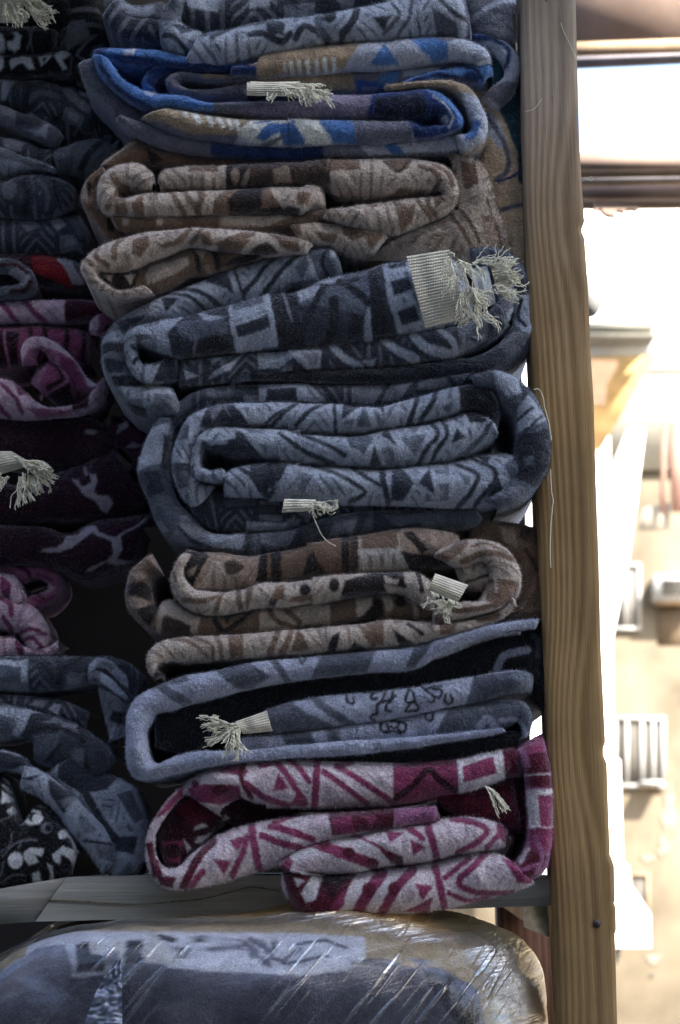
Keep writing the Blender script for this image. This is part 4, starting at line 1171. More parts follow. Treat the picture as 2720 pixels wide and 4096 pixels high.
# ---- grey blanket with black lining
B6 = blanket('folded_blanket', 'gray', '''
R l -.5 .8
 j:1520,-35,1505,8,.6 1350,-15,1340,32 1150,25,1160,82 960,80,980,160 850,105,850,222 640,130,620,242 400,152,400,265 200,170,200,290 0,188,0,325 i:1130,228,1130,370 960,258,980,405 840,300,880,440 728,360,815,450 668,440,790,495 657,530,760,555 655,640,765,620 655,710,785,700 690,790,830,722 760,808,880,695 900,778,960,668 1040,747,1040,657 1230,717,1220,655 1400,702,1400,640 1568,690,1568,625 j:500,675,500,600 700,657,680,595 860,637,860,583 1000,612,1010,570 1200,582,1200,550 1340,552,1330,540
P m i:750,340 840,280 960,255 1000,290 870,310
S m 50 i:800,280 880,350 970,405
P m i:1120,225 1300,190 1420,270 1307,330 1230,330 1170,280
S m 34 i:1420,170 1470,240 1500,290
P m j:370,150 665,125 640,180 615,248 320,275
S k 12 j:250,165 275,197 295,160
P m j:865,100 965,80 905,165 860,220 810,225
S l 60 j:700,130 720,230
R k 2.6 .25
 i:800,455,800,640 1000,415,1000,655 1307,328,1307,480 j:300,272,300,395 600,243,600,355 850,222,850,322 1000,140,1000,300 1160,80,1160,272 1400,32,1400,245 1490,12,1490,400 1570,0,1570,440
S l 40 j:1290,235 1330,160 1450,130
S m 26 j:1480,50 1510,90 1505,160
R k .8 .5
 j:920,172,915,186 1040,135,1040,150 1150,85,1150,104 1300,42,1300,60 1420,25,1420,42
S w 10 j:915,182 1040,143 1150,95 1300,52 1420,35
R l 0 .6
 j:60,445,100,568 200,402,200,560 350,372,350,547 500,357,500,524 700,338,700,500 860,320,860,467 1000,295,1030,432 1170,265,1200,397 1400,235,1400,350 1490,255,1480,350,1.6
P m j:50,430 210,395 300,460 440,525 330,570 60,590
S m 40 j:330,375 400,440 530,520
P m j:1170,265 1500,225 1500,355 1130,410 1155,340
S k 14 j:505,365 510,400 530,410 545,398 540,378
S k 14 j:595,352 640,350
S k 14 j:690,345 655,350 632,375 645,388 665,385
S k 13 j:708,345 690,400 662,420 665,460 640,470 632,490 655,498
S k 13 j:745,345 738,400 718,410 712,445 735,450
S k 13 j:690,400 735,390 760,370
S k 13 j:835,325 812,390 840,405 862,395 850,350 835,335
S k 13 j:815,445 845,400 880,425 870,445 815,450
S k 13 j:895,320 930,350 960,372 958,400 930,400
S k 13 j:925,330 1000,320
S k 13 j:960,335 1000,345 990,380 960,372
S k 13 j:1020,365 1020,400 1045,412 1058,392 1050,370
R a .5 .6
 i:1240,592,1240,655 1430,575,1430,645 j:150,572,150,630 350,550,350,618 560,517,560,605 700,504,700,598 900,460,900,580 1050,430,1050,570 1200,400,1200,555 1350,388,1340,535 1440,408,1400,500 1478,480,1430,560 1460,580,1415,600
P l i:1240,580 1480,560 1500,660 1240,660
P m j:150,560 310,550 330,620 190,625
P l j:320,550 380,545 420,612 340,618
S m 30 j:420,545 460,610
P l j:470,530 700,500 980,440 1050,430 960,580 480,610
P m j:1050,425 1220,395 1370,385 1490,450 1470,590 1300,545 970,560
S l 40 j:1200,530 1240,490 1285,530
S l 26 j:1310,500 1400,500 1450,580
S m 16 j:1130,450 1250,410 1380,410
S k 13 j:725,500 690,510 682,545 705,560 722,545 715,525
S k 13 j:735,505 765,500 775,525 755,540 735,530
S k 13 j:785,505 812,515 810,550 790,560 775,545
S k 12 j:700,565 745,555 790,568
S k 13 j:920,465 918,490 940,500 958,488 955,462
R k 1.4 .5
 j:100,690,150,712 500,678,500,712 700,658,740,718 860,638,900,720 1000,612,1080,708 1200,582,1200,690 1330,550,1330,655 1440,560,1420,625
R k 6 .2
 i:770,440,770,780 1000,400,1000,680 1300,350,1300,660
''', 'grey blanket with black lining and scroll ornament, folded open like a box', GR)
# ---- purple blanket
B7 = blanket('folded_blanket', 'purple', '''
R l -.5 .7
 i:1160,1000,1130,985,1.5 1000,900,1150,960,.6 940,850,1240,905,0 1040,778,1260,895 1130,745,1300,915 1240,718,1400,940 j:100,702,100,948 260,700,300,957 400,705,500,950 600,708,740,938 740,712,900,915 900,712,1000,890 1090,700,1120,872 1200,675,1220,845 1310,648,1345,800,.2 1420,610,1440,790,1.2
P m i:1040,790 1230,715 1300,760 1280,790 1100,760
P m i:980,850 1060,830 1250,840 1260,900 1150,940 1000,920
E d i:1020,830 22,22
E d i:1150,860 40,28
S d 26 i:1270,720 1260,800 1310,900
S m 30 i:1290,830 1380,900 1500,940
P m j:30,715 110,705 125,735 50,752
P m j:150,770 205,855 115,868
S m 30 j:125,700 190,780 290,930
S m 28 j:200,700 250,740 310,820
S m 36 j:352,700 345,830 335,960
P m j:200,940 245,880 295,950
S m 28 j:385,765 500,850 610,930
S m 30 j:455,735 590,820 745,925
S m 28 j:530,712 455,740
P m j:748,690 1110,680 1120,900 745,945
S k 30 j:760,905 850,840 930,755 990,810 1070,865
P d j:760,715 1090,705 1080,730 800,735
P w j:1082,700 1310,640 1330,820 1095,885
P m j:1110,742 1270,685 1290,775 1118,825
P d j:1318,640 1470,590 1470,860 1340,830
R k 2.2 .5
 i:1560,930,1560,1060,3.5 1300,920,1250,1060,2.8 1110,870,1000,900 1150,960,860,960 1190,1010,800,1100 k:1180,130,810,220 1110,190,850,330 1010,260,900,400 960,330,930,400
P l i:1035,1000 1085,1055 1015,1072
P l i:1180,985 1200,1010 1150,1030
P l k:1030,200 1110,175 1050,240 1020,225
P m k:840,220 960,220 940,330 880,330
E k k:900,270 50,40
P l k:960,210 1000,260 980,280
P d i:900,930 1100,900 1150,1000 1000,1060
R l -.9 .8
 i:935,850,1000,850,1 870,930,905,940,.3 810,1020,830,1040 772,1110,800,1110 k:764,300,805,300 785,390,850,360 850,460,905,370 925,478,960,335 1050,457,1000,285 1200,422,1090,215 1400,362,1200,158 l:150,345,100,105 260,290,260,85 400,225,400,72 540,190,600,62 750,150,750,52 1000,110,980,36 
P m i:800,1020 900,900 960,840 960,900 860,990
P d k:765,230 800,220 850,400 800,420
P w k:790,150 820,150 870,320 930,380 920,400 840,340
P d k:820,400 920,410 900,470 830,450
P w k:930,470 1000,330 1040,260 990,420 950,480
S d 40 k:960,460 1040,300 1110,220
S m 30 k:1000,450 1060,380
P m k:1115,315 1210,325 1170,400
P m k:1195,215 1290,190 1240,275
S m 30 k:1290,200 1260,300 1210,400
S m 36 k:1310,140 1330,240 1350,360
S m 30 k:1370,195 1470,230 1568,250
S m 30 k:1410,145 1500,160 1568,180
S m 26 l:130,120 230,80
S m 30 l:120,130 200,170 330,210
S m 30 l:60,190 160,230 270,260
S m 26 l:10,140 20,260 50,370
P d l:405,60 760,40 750,150 430,190
P m l:430,110 520,90 560,180 440,190
P m l:600,90 660,90 640,160
P a l:755,55 990,20 990,120 760,140
P d l:975,20 1100,20 1100,110 980,130
R l -1.2 .8
 l:380,400,390,400,.8 220,380,300,390 155,340,300,380 200,285,360,385 330,213,450,385 440,192,560,388 560,185,650,365 700,150,760,348 900,115,900,335 1080,95,1050,300 1200,100,1200,272 1310,125,1310,260,.3 1360,170,1340,240,1.2
S m 50 l:180,370 220,300 340,240
S w 44 l:230,300 400,270 600,370
S m 60 l:340,230 500,290 640,340
E d l:390,235 34,26
E d l:515,280 32,28
E d l:640,335 30,24
S m 26 l:540,190 700,270 790,340
S w 40 l:430,200 600,240 720,330
P d l:680,260 800,300 800,350 740,340
P m l:710,165 800,175 730,235
P m l:840,210 920,250 850,295
S m 30 l:810,140 860,170 900,205
S m 36 l:925,125 950,210 980,310
S m 28 l:1060,105 1180,125 1240,165 1180,230 1090,280
S m 26 l:1300,190 1240,250
P m l:1290,120 1370,160 1360,240 1290,200
R l -1.0 .8
 l:330,380,170,380 350,400,165,440 380,410,200,530 420,400,270,615 470,400,350,643 600,378,500,640 750,360,700,615 900,340,900,592 1040,308,1060,572 1200,278,1250,522 1310,290,1400,480 1400,340,1500,440
P d l:160,340 560,370 540,420 480,540 420,650 230,650
P k l:380,400 520,400 440,520 370,480
P w l:330,400 385,395 340,530 290,540 265,490
P w l:225,410 290,430 250,460
P m l:420,560 500,470 490,560 440,640
P w l:560,430 640,400 500,640 440,640
S m 60 l:690,390 600,520 540,640
E d l:618,478 36,40
E d l:550,605 36,26
P w l:700,440 760,390 650,600 600,630
S m 50 l:850,370 760,470 680,620
E d l:750,470 30,36
P m l:860,440 960,455 900,530
P m l:800,590 960,510 940,590
S m 34 l:965,340 990,440 1020,570
S m 26 l:1020,410 1150,310
S m 30 l:1230,290 1150,370 1090,440 1200,490 1380,490
S m 24 l:1040,490 1130,530 1250,520
P m l:1320,310 1460,330 1480,440 1400,440
R a -.6 .7
 j:1535,560,1380,640,.5 1560,660,1420,700 1580,770,1445,790 1583,900,1450,900 1584,1060,1462,1060 l:1583,250,1450,250 1560,360,1400,330 1500,415,1340,370 1400,440,1320,350,.4
P m j:1370,600 1540,540 1540,720 1380,700
P d j:1430,680 1600,650 1600,850 1440,850
S l 8 j:1440,785 1590,775
S a 30 j:1390,640 1430,660 1450,730
P w j:1445,865 1590,855 1590,1085 1455,1085
P m j:1500,890 1582,885 1582,1055 1520,1055
P m l:1455,150 1590,150 1590,280 1460,280
P d l:1440,260 1570,300 1500,420 1340,380
S a 24 l:1490,200 1530,300 1500,380
S l 16 l:1420,330 1460,260
S a 20 l:1330,370 1420,370 1500,340
R autok 2.6 .4 2
 j:1200,850,1250,980 1340,790,1360,1060 1440,740,1450,1100 1470,850,1470,1150 l:1480,200,1440,320
R d 1.6 .5
 j:980,860,980,930 1100,850,1100,1000 1250,830,1300,1040 1400,780,1440,1080
''', 'purple and white blanket lowest in the right stack, drooping over the shelf edge', GR)
# ---- fringes
hem(B1, 'b', [(0, 425), (340, 440), (340, 500), (0, 500)], -.012, 7, .004)
hem(B1, 'b', [(-8, 425), (-14, 432), (-14, 492), (-8, 500)], -.010, 5, .004)
threads(B1, 'b', [(120, 450, 330, 470, 60, 70, 60, .25, .05), (60, 480, 140, 490, -20, 50, 14, .4, .12), (180, 435, 420, 440, 60, 8, 46, .12, .03), (200, 460, 330, 470, 140, 15, 40, .15, .03)], -.02)
hem(B1, 'a', [(1290, 432), (1568, 425), (1568, 505), (1290, 500)], -.012, 7, .004)
hem(B3, 'd', [(818, 556), (1040, 520), (1120, 880), (918, 932)], -.02, 24, .004)
threads(B3, 'd', [(1040, 540, 1090, 700, -20, 150, 30, .7, .16), (1020, 545, 1090, 580, 20, -50, 12, .6, .15), (1060, 560, 1160, 600, 30, 120, 36, .9, .16),
                  (1090, 700, 1200, 730, 50, 160, 60, .35, .12), (1120, 760, 1230, 800, 10, 190, 40, .22, .10), (1120, 690, 1230, 740, -60, 100, 12, .7, .14)], -.03)
threads(B3, 'd', [(1260, 620, 1290, 740, 170, -50, 60, .22, .10), (1270, 660, 1300, 760, 150, 30, 36, .3, .12), (1160, 590, 1290, 600, 110, -60, 40, .6, .12), (1290, 560, 1360, 570, 60, 30, 16, .5, .14)], -.022)
hem(B3, 'd', [(1150, 622), (1240, 605), (1285, 800), (1200, 840)], -.034, 2, .010, (.55, .58, .60), 'care_label')
hem(B4, 'h', [(180, 255), (345, 258), (330, 318), (165, 328)], -.008, 5, .003)
threads(B4, 'h', [(325, 265, 345, 290, 130, 20, 26, .35, .12), (340, 290, 350, 310, 60, 50, 14, .5, .2), (400, 270, 470, 280, 20, 30, 16, .9, .25)], -.016)
def thread(parent, pts, Y, r=.0006):
    q = catmull(np.array([cv(*p) for p in pts]), [8] * (len(pts) - 1))
    q = q + np.stack([vnoise(np.arange(len(q)) / 5, np.zeros(len(q)), 3), vnoise(np.arange(len(q)) / 5, np.ones(len(q)) * 9, 3)], -1) * 1.2
    v, f = tube(P(q[:, 0], q[:, 1], np.full(len(q), Y)), r, 5)
    return mesh_obj('loose_thread', v, f, COTTON, parent, None, True)
thread(B4, [('h', 325, 295), ('h', 330, 340), ('h', 350, 390), ('h', 395, 470), ('h', 448, 503)], -.02)
thread(B4, [('s', 255, 1245), ('s', 310, 1255), ('s', 345, 1330), ('s', 365, 1450), ('s', 395, 1570), ('s', 420, 1700)], -.075, .0005)
thread(B4, [('s', 405, 1960), ('s', 418, 2150), ('s', 432, 2250), ('s', 420, 2340), ('t', 415, 150), ('t', 408, 400), ('t', 414, 610)], -.03, .0005)
hem(B5, 'h', [(968, 645), (1140, 705), (1085, 800), (930, 735)], -.018, 8, .006)
threads(B5, 'h', [(930, 735, 1080, 795, 20, 30, 30, .5, .1), (1000, 780, 1085, 795, -110, 50, 30, .25, .1), (925, 760, 940, 790, 60, 50, 12, .5, .12), (1020, 790, 1080, 800, -60, 60, 20, .3, .1)], -.024)
hem(B6, 'i', [(1230, 505), (1395, 447), (1425, 555), (1270, 570)], -.006, 8, .004)
threads(B6, 'i', [(1240, 510, 1260, 560, -190, 10, 45, .18, .05), (1160, 505, 1120, 500, -70, 60, 26, .5, .15), (1190, 540, 1260, 560, -10, 150, 42, .12, .05), (1180, 550, 1230, 560, -40, 130, 8, .2, .06)], -.02)
threads(B7, 'j', [(1225, 840, 1250, 850, 130, 110, 34, .08, .03)], -.008)

print('TRI', NTRI[0])
GL = 'folded blankets in the left-hand stack'
L0 = blanket('folded_blanket', 'black', '''
R k 7 .6
 a:-120,-120,-120,130 100,-120,100,140 300,-80,290,150 380,-60,400,180
R k 6 .8
 a:-120,120,-120,270 60,115,60,268 200,120,190,270 300,140,280,265
E l a:-5,225 28,50
P l a:35,215 65,210 60,170 85,160 112,190 100,245 70,260 40,245
E k a:58,190 18,20
S a 9 a:130,140 165,180 140,250
S a 9 a:185,120 160,180 165,260
R k 5.6 .8
 a:-120,265,-120,400 60,270,60,395 200,268,200,380 330,250,330,370 380,280,370,350
P l a:45,320 65,295 120,285 160,300 180,355 150,360 120,325 90,330 60,355
E l a:0,320 18,38
P l a:195,290 270,285 262,305 215,345
P k a:215,300 250,296 225,328
P l a:282,285 320,260 362,275 355,300 325,305 335,330 350,355 325,355 300,320
R autod 7 .6 6
 a:300,-80,440,-100 330,20,500,0 300,130,540,120 320,250,520,240 430,330,500,330
P a a:350,110 440,100 475,190 370,250 330,240
''', 'black and white patterned blanket with a thick cream fringe at the top left', GL, dd=7, back=.10)
hem(L0, 'a', [(-60, -30), (120, -20), (130, 120), (-60, 120)], .105, 9, .01)
threads(L0, 'a', [(0, 10, 120, 30, 60, 110, 110, .5, .08), (100, -10, 150, 60, 150, 20, 110, .28, .06), (60, -20, 200, -10, 60, 50, 60, .6, .1), (180, 0, 240, 40, 60, 60, 60, .5, .08)], .095, r=.0007)
L1 = blanket('folded_blanket', 'slate', '''
R d 6.5 .7
 a:-120,385,-120,540 0,392,0,535 90,405,70,545 200,390,180,600 320,430,260,640 460,470,380,660 560,560,480,700
P l a:-60,395 80,410 50,470 30,520 0,530 10,430 -60,430
P a a:330,430 370,440 400,500 490,560 460,600 350,510 320,460
S m 30 a:150,520 220,480 300,500
S k 26 a:110,400 150,460 130,540
R m 6 .8
 a:-120,520,-120,650 0,535,0,630 100,575,80,670 200,605,160,705 270,635,240,740 330,690,300,760
P a a:-60,520 80,570 80,660 -60,620
P l a:120,670 200,680 260,620 240,720 180,700
P d a:90,580 230,620 200,660 80,650
R d 7.4 .5
 a:120,540,150,700 300,420,300,760 450,480,430,700 560,620,520,760 620,640,600,740
S k 30 a:280,500 300,600 260,680
S a 16 a:150,520 250,470 330,560
R d 6.6 .8
 a:-120,690,-120,860 0,695,0,850 120,715,120,870 200,760,180,880 300,760,270,900
P a a:0,700 130,730 110,790 30,780
S k 22 a:170,740 200,800 190,860
R a 6.4 .8
 a:250,770,300,890 350,740,340,900 430,710,400,895 520,700,500,880 580,740,560,850 640,690,620,800
P m a:250,780 340,750 360,860 280,890
S m 34 a:440,700 380,800 350,890
S d 30 a:560,700 470,800 420,880
P a a:590,740 640,700 560,840
''', 'dark slate crumpled blanket in the left stack, level with the blue and tan blanket', GL, dd=7, back=.10)
L2 = blanket('folded_blanket', 'slate', '''
R d 5.4 .5
 c:-120,155,-120,330 0,155,0,330 110,110,120,340 230,110,250,340 330,150,330,300 390,190,380,270
S m 14 c:-60,100 80,70 200,100 340,170
S k 24 c:120,170 150,240 120,320
E m c:50,210 40,50
S m 20 c:200,150 250,220 240,300
S k 14 c:280,140 300,260
R l 5.8 .8
 c:-120,-40,-120,100 0,-35,0,110 100,10,60,110 200,55,180,90 300,100,280,110
P m c:-60,-60 60,-20 200,60 290,100 180,90 60,60 -60,30
S l 10 c:0,-25 100,10 180,60
R d 6.6 .7
 c:-120,330,-120,520 100,340,100,530 250,335,240,540 340,320,330,550 420,335,410,520 470,430,440,540
P a c:100,370 180,360 210,400 140,430
P l c:240,350 300,335 345,390 300,420
P m c:300,330 400,320 450,420 420,460 370,380
S a 18 c:400,330 440,400 460,480
''', 'very dark slate blanket in the left stack whose blue-lit top fold is coloured pale', GL, dd=7, back=.10)  # top fold takes the pale tone to show blue skylight
L3 = blanket('folded_blanket', 'red', '''
R k 6.8 .7
 c:-120,530,-120,700 60,520,60,700 200,530,240,700 300,545,340,720 380,560,440,720 430,600,470,700
P m c:150,530 290,545 350,640 385,720 280,680 180,640
P l c:285,550 340,548 400,600 440,700 380,700 350,640
P d c:60,520 160,530 180,700 60,700
P a c:370,560 430,600 440,680 400,640
R a 5.8 .8
 c:-60,780,-60,720 60,770,40,700 150,750,90,690 185,690,100,680 150,610,80,660 60,560,40,640 -20,555,-20,640
P l c:30,650 60,620 140,620 165,690 120,710 60,680
S d 20 c:0,600 80,600 140,640
S d 18 c:60,740 130,730 160,690
''', 'blanket in the left stack with a red patch between grey folds', GL, dd=7, back=.10)  # the grey curl's white highlight is a pale patch in its colour
L4 = blanket('folded_blanket', 'pink', '''
R l 6.4 .8
 c:-120,770,-120,890 0,773,0,892 150,775,150,893 300,773,310,895 345,772,345,895 430,772,430,880 560,790,560,870 640,830,640,880
S m 26 c:0,790 60,860 90,900
S m 26 c:110,770 170,840 240,900
P d c:340,760 700,760 700,900 335,900
S m 30 c:500,790 600,800
R m 6.6 .7
 e:-120,110,-120,320 0,115,0,340 150,115,130,330 300,120,280,320 420,140,400,320 480,180,460,300
P k e:-60,150 100,160 90,340 -60,330
S k 20 e:150,120 160,200 140,300
S k 22 e:220,120 240,200 240,300
S k 26 e:340,130 350,200 330,300
S k 22 e:430,140 440,220 430,300
S a 12 e:20,160 40,330
R a 6.0 .8
 e:460,170,520,180 470,100,540,150 520,65,560,120 600,65,580,110 620,90,590,130 600,150,560,150 540,210,510,170
P l e:465,120 510,70 520,140 480,200
R a 5.2 .9
 e:110,330,190,330 105,250,180,290 140,195,200,250 220,185,230,270 320,235,270,330 400,320,330,370 450,400,370,440 530,440,400,480 540,400,420,520
P l e:110,330 105,230 150,185 230,185 330,240 390,310 300,270 220,240 150,250
P m e:300,270 400,330 460,450 400,500 340,400
P l e:390,310 540,410 540,470 460,450
R m 5.0 .95
 e:130,400,300,560 180,320,330,560 250,280,380,540 330,310,400,500 380,380,390,450
P a e:160,360 240,310 250,340 190,460 150,470
S k 22 e:150,390 240,300
S k 24 e:260,300 330,400 250,460
S a 22 e:290,310 350,410 270,480
P k e:230,500 360,430 380,540 260,570
R l 5.0 .85
 e:-120,380,-120,590 0,390,0,605 60,410,80,612 120,460,150,612 180,520,220,605 260,560,300,600 400,540,400,590 480,470,500,530 540,400,545,430
S m 22 e:0,430 80,510 110,580
S m 24 e:-60,470 0,560 40,600
P m e:60,410 130,430 140,480 100,500
P a e:140,560 300,570 420,580 200,615
P d e:370,520 470,470 460,560 380,580
''', 'magenta and pink blanket in the left stack with a twisted rolled corner', GL, dd=7, back=.10)
L5 = blanket('folded_blanket', 'plum', '''
R m 6.6 .5
 e:-120,600,-120,790 100,590,100,830 300,590,280,850 450,590,430,870 560,640,500,900 640,700,540,920
E l e:475,688 30,13
P d e:300,600 640,600 680,700 500,640
R a 7.4 .6
 e:560,600,540,700 680,610,620,760 770,660,700,860 740,760,660,900
S k 40 e:600,620 700,640
P l e:610,700 620,650 660,630 670,660
P l e:650,770 690,740 740,760 700,775
R m 5.8 .6
 e:-120,900,-120,1180 100,960,100,1160 250,900,260,1150 420,830,430,1150 540,720,600,1150 620,800,740,1080 680,960,760,980
S l 14 e:440,870 450,910
P l e:375,935 410,940 425,970 450,970 480,950 465,905 500,910 510,945 490,1000 510,1020 570,1020 590,1060 550,1110 520,1090 490,1040 440,1020 410,980
P d e:120,870 420,840 400,920 330,930 200,960
R m 5.2 .55
 g:-120,370,-120,620 100,385,100,590 250,400,300,620 340,430,420,660 480,360,520,640 620,340,640,600 720,330,700,560 790,330,740,400
P l g:210,535 230,515 300,510 330,480 345,440 400,440 440,400 490,388 520,430 570,450 600,455 640,430 700,400 770,345 760,370 700,410 630,450 640,520 610,570 700,575 600,600 550,585 470,630 410,665 470,610 560,575 590,540 585,480 520,450 480,430 420,480 370,510 310,535
P d g:0,560 400,640 600,620 500,680 0,640
P k g:-60,300 300,330 480,340 300,400 -60,370
''', 'dark plum blanket in the left stack with white branching lines and a cream tassel', GL, dd=7, back=.10)
hem(L5, 'e', [(-60, 790), (60, 790), (180, 860), (-60, 930)], .10, 8, .008)
threads(L5, 'e', [(60, 810, 170, 900, 140, 40, 130, .15, .04), (180, 840, 220, 900, 90, 20, 90, .35, .07), (0, 900, 60, 930, -60, 90, 30, .3, .1), (90, 920, 140, 930, 20, 160, 34, .12, .10), (110, 900, 230, 940, 20, 80, 60, .4, .08)], .09, r=.0007)
L6 = blanket('folded_blanket', 'pink', '''
R a 7 .8
 g:-60,560,0,640 100,590,100,680 200,600,180,660 290,620,230,680 318,700,250,710 290,760,220,740 220,820,150,760 120,840,120,780
P l g:170,690 230,680 290,720 240,750
S d 16 g:50,590 150,640 150,720 230,780
S m 20 g:200,650 270,680
S m 16 g:130,740 200,790 280,770
R l 5.8 .85
 g:-120,600,-120,800 0,630,-20,800 70,650,20,790 110,720,40,820 140,790,80,840
P m g:0,650 60,700 50,800 0,740
R l 5.2 .85
 g:-120,780,-120,960 0,750,-10,930 90,765,50,950 180,820,90,960 230,900,120,1000 240,960,140,1040 225,1040,160,1070
S m 26 g:0,770 50,800 60,860
S m 26 g:20,880 50,930 30,980
P m g:0,930 60,960 40,1000
S m 20 g:80,960 160,935 230,960
S m 18 g:100,1000 170,980 220,1040
R l 5.6 .8
 g:-120,950,-120,1110 0,970,0,1100 70,970,100,1100 120,1020,180,1090 240,1030,260,1080 300,990,300,1040
S m 30 g:90,980 110,1060
''', 'pale pink blanket with a small end roll under the plum one', GL, dd=7, back=.10)
L7 = blanket('folded_blanket', 'slate', '''
R d 5.4 .7
 p:-200,40,-200,350 0,50,0,355 200,40,200,370 500,45,480,350 760,50,780,300 960,45,890,200 1120,90,1050,300 1230,180,1150,440 1250,320,1170,480
P l p:-60,80 190,95 240,60 250,280 180,300 190,160 0,130 -60,130
P a p:-60,290 250,290 240,370 -60,350
P m p:-60,135 180,150 180,290 -60,280
S k 30 p:280,60 400,150 470,240
S k 36 p:720,60 560,180 520,290
S m 20 p:400,60 500,130
P l p:780,240 800,120 870,60 1000,90 1130,230 1150,330 1060,280 950,170 870,150 830,200
S d 14 p:1100,150 1180,300 1200,420
R a 5.0 .85
 p:780,300,870,300 800,160,890,310 870,150,880,400 960,190,900,520 1060,280,920,600 1160,400,960,800 1130,560,960,820 1120,760,980,820
S d 36 p:880,170 1000,260 1180,470
S k 36 p:900,320 1020,380 1150,480
P l p:900,200 1000,250 1150,420 1180,470 1050,400 900,280
P l p:860,590 960,600 940,660 850,680
P l p:960,700 1100,680 1100,780 960,800
P k p:1000,540 1120,560 1110,660 960,640
R d 6.4 .6
 p:-200,400,-200,560 100,400,100,560 350,420,300,600 600,460,560,640 800,560,760,700
P a p:260,490 330,430 440,450 380,520
P l p:430,530 480,480 545,490 520,580
R m 4.8 .5
 p:-200,490,-200,820 0,480,0,810 150,500,130,780 350,560,280,820 600,620,300,1000 800,740,520,1080 960,860,760,1180 1020,1000,840,1240
P l p:-60,500 150,520 360,560 280,590 240,680 160,780 100,750 150,660 120,610 -60,560
P a p:-60,740 110,760 60,810 -60,820
P d p:280,560 700,600 1040,900 1040,1300 700,1200 300,950 180,800
P m p:280,760 540,750 500,860 380,1010 280,900
P a p:560,650 680,660 700,740 520,740
S k 40 p:700,700 760,900 780,1200
S k 40 p:280,700 500,700 700,760
P m p:640,880 760,880 740,1130 640,1040
P a p:380,650 480,600 600,660
S k 30 p:540,860 400,1000
R l 4.6 .5
 i:400,600,240,760 500,730,300,850 600,790,350,950 690,850,420,1060 740,960,480,1150 765,1090,540,1200 k:755,300,560,400 700,400,600,420
P d i:300,560 640,760 560,860 420,880 300,800
P l i:490,930 650,830 720,1040 760,1120 700,1176 600,1050
P m i:610,880 680,860 745,1010 700,1040
S d 40 i:440,870 520,1010 600,1120
S a 20 i:420,900 560,1150
P l k:540,270 700,280 700,400 620,415 560,340
P d k:600,200 720,190 700,290 600,270
R l 4.2 .7
 p:-200,900,-200,1100 0,900,0,1080 200,960,200,1120 i:150,730,100,850 260,790,200,900 380,880,290,980 450,950,360,1080 540,1040,440,1176 k:600,240,490,330 600,340,540,390
P d p:-200,880 200,950 400,1080 300,1176 0,1120
P l p:60,1090 220,1030 330,1060 400,1100 250,1140 100,1140
P l i:170,800 260,790 230,860 200,870
P d i:250,800 400,890 420,900 330,990 260,880
P l i:340,960 410,900 430,920 360,990
P a i:300,920 380,890 410,900 340,960
P l i:380,980 440,960 590,1130 k:590,220 500,210 430,180
S d 16 k:440,215 600,240
P a k:490,240 600,250 600,330 520,310
''', 'slate blanket low in the left stack with folded corners hanging into the gap', GL, dd=2.5, back=.10)
L8 = blanket('folded_blanket', 'black', '''
R k 3.6 .45
 i:-200,780,-200,1400 0,790,-60,1420 k:90,120,0,480 180,30,120,490 280,90,220,480 350,180,300,440 400,280,370,400
S w 10 i:0,800 100,880 220,900 300,960 k:350,180 395,280 395,360
S w 8 i:0,830 100,920 230,950 k:250,60
P w i:20,815 100,830 180,890 190,910 100,890 40,850
P l i:0,860 50,900 70,925 0,930
P l i:30,970 60,940 110,935 130,960 90,980 50,990
P w k:95,70 130,45 200,60 220,100 200,130 150,135 110,110
E k k:165,90 28,26
E w k:187,97 24,26
E w k:325,185 24,24
E w k:80,320 38,42
P w k:125,280 160,255 230,260 215,300 180,290 200,330 150,345 125,310
P w k:270,290 330,245 385,270 370,320 320,290 310,340 280,320
P w k:165,390 200,375 215,440 230,465 190,460 165,430
P w k:245,340 275,350 275,440 250,440 260,390
P l k:40,490 90,450 170,470 150,500
S a 8 k:0,280 50,240 60,180
S a 8 k:10,300 70,240 140,210 180,210
S a 7 k:20,330 0,400
S a 8 k:0,440 60,400 130,400
S a 8 k:100,250 120,215 190,215
S a 7 k:0,110 50,90 60,40
E a k:240,150 30,30
E k k:250,150 18,20
S w 9 k:280,70 350,150 385,250
S k 10 k:385,300 360,400 300,470
E w k:378,310 10,30
''', 'black and white paisley blanket at the bottom left corner of the upper shelf', GL, dd=2.5, back=.10)

print('TRI', NTRI[0])
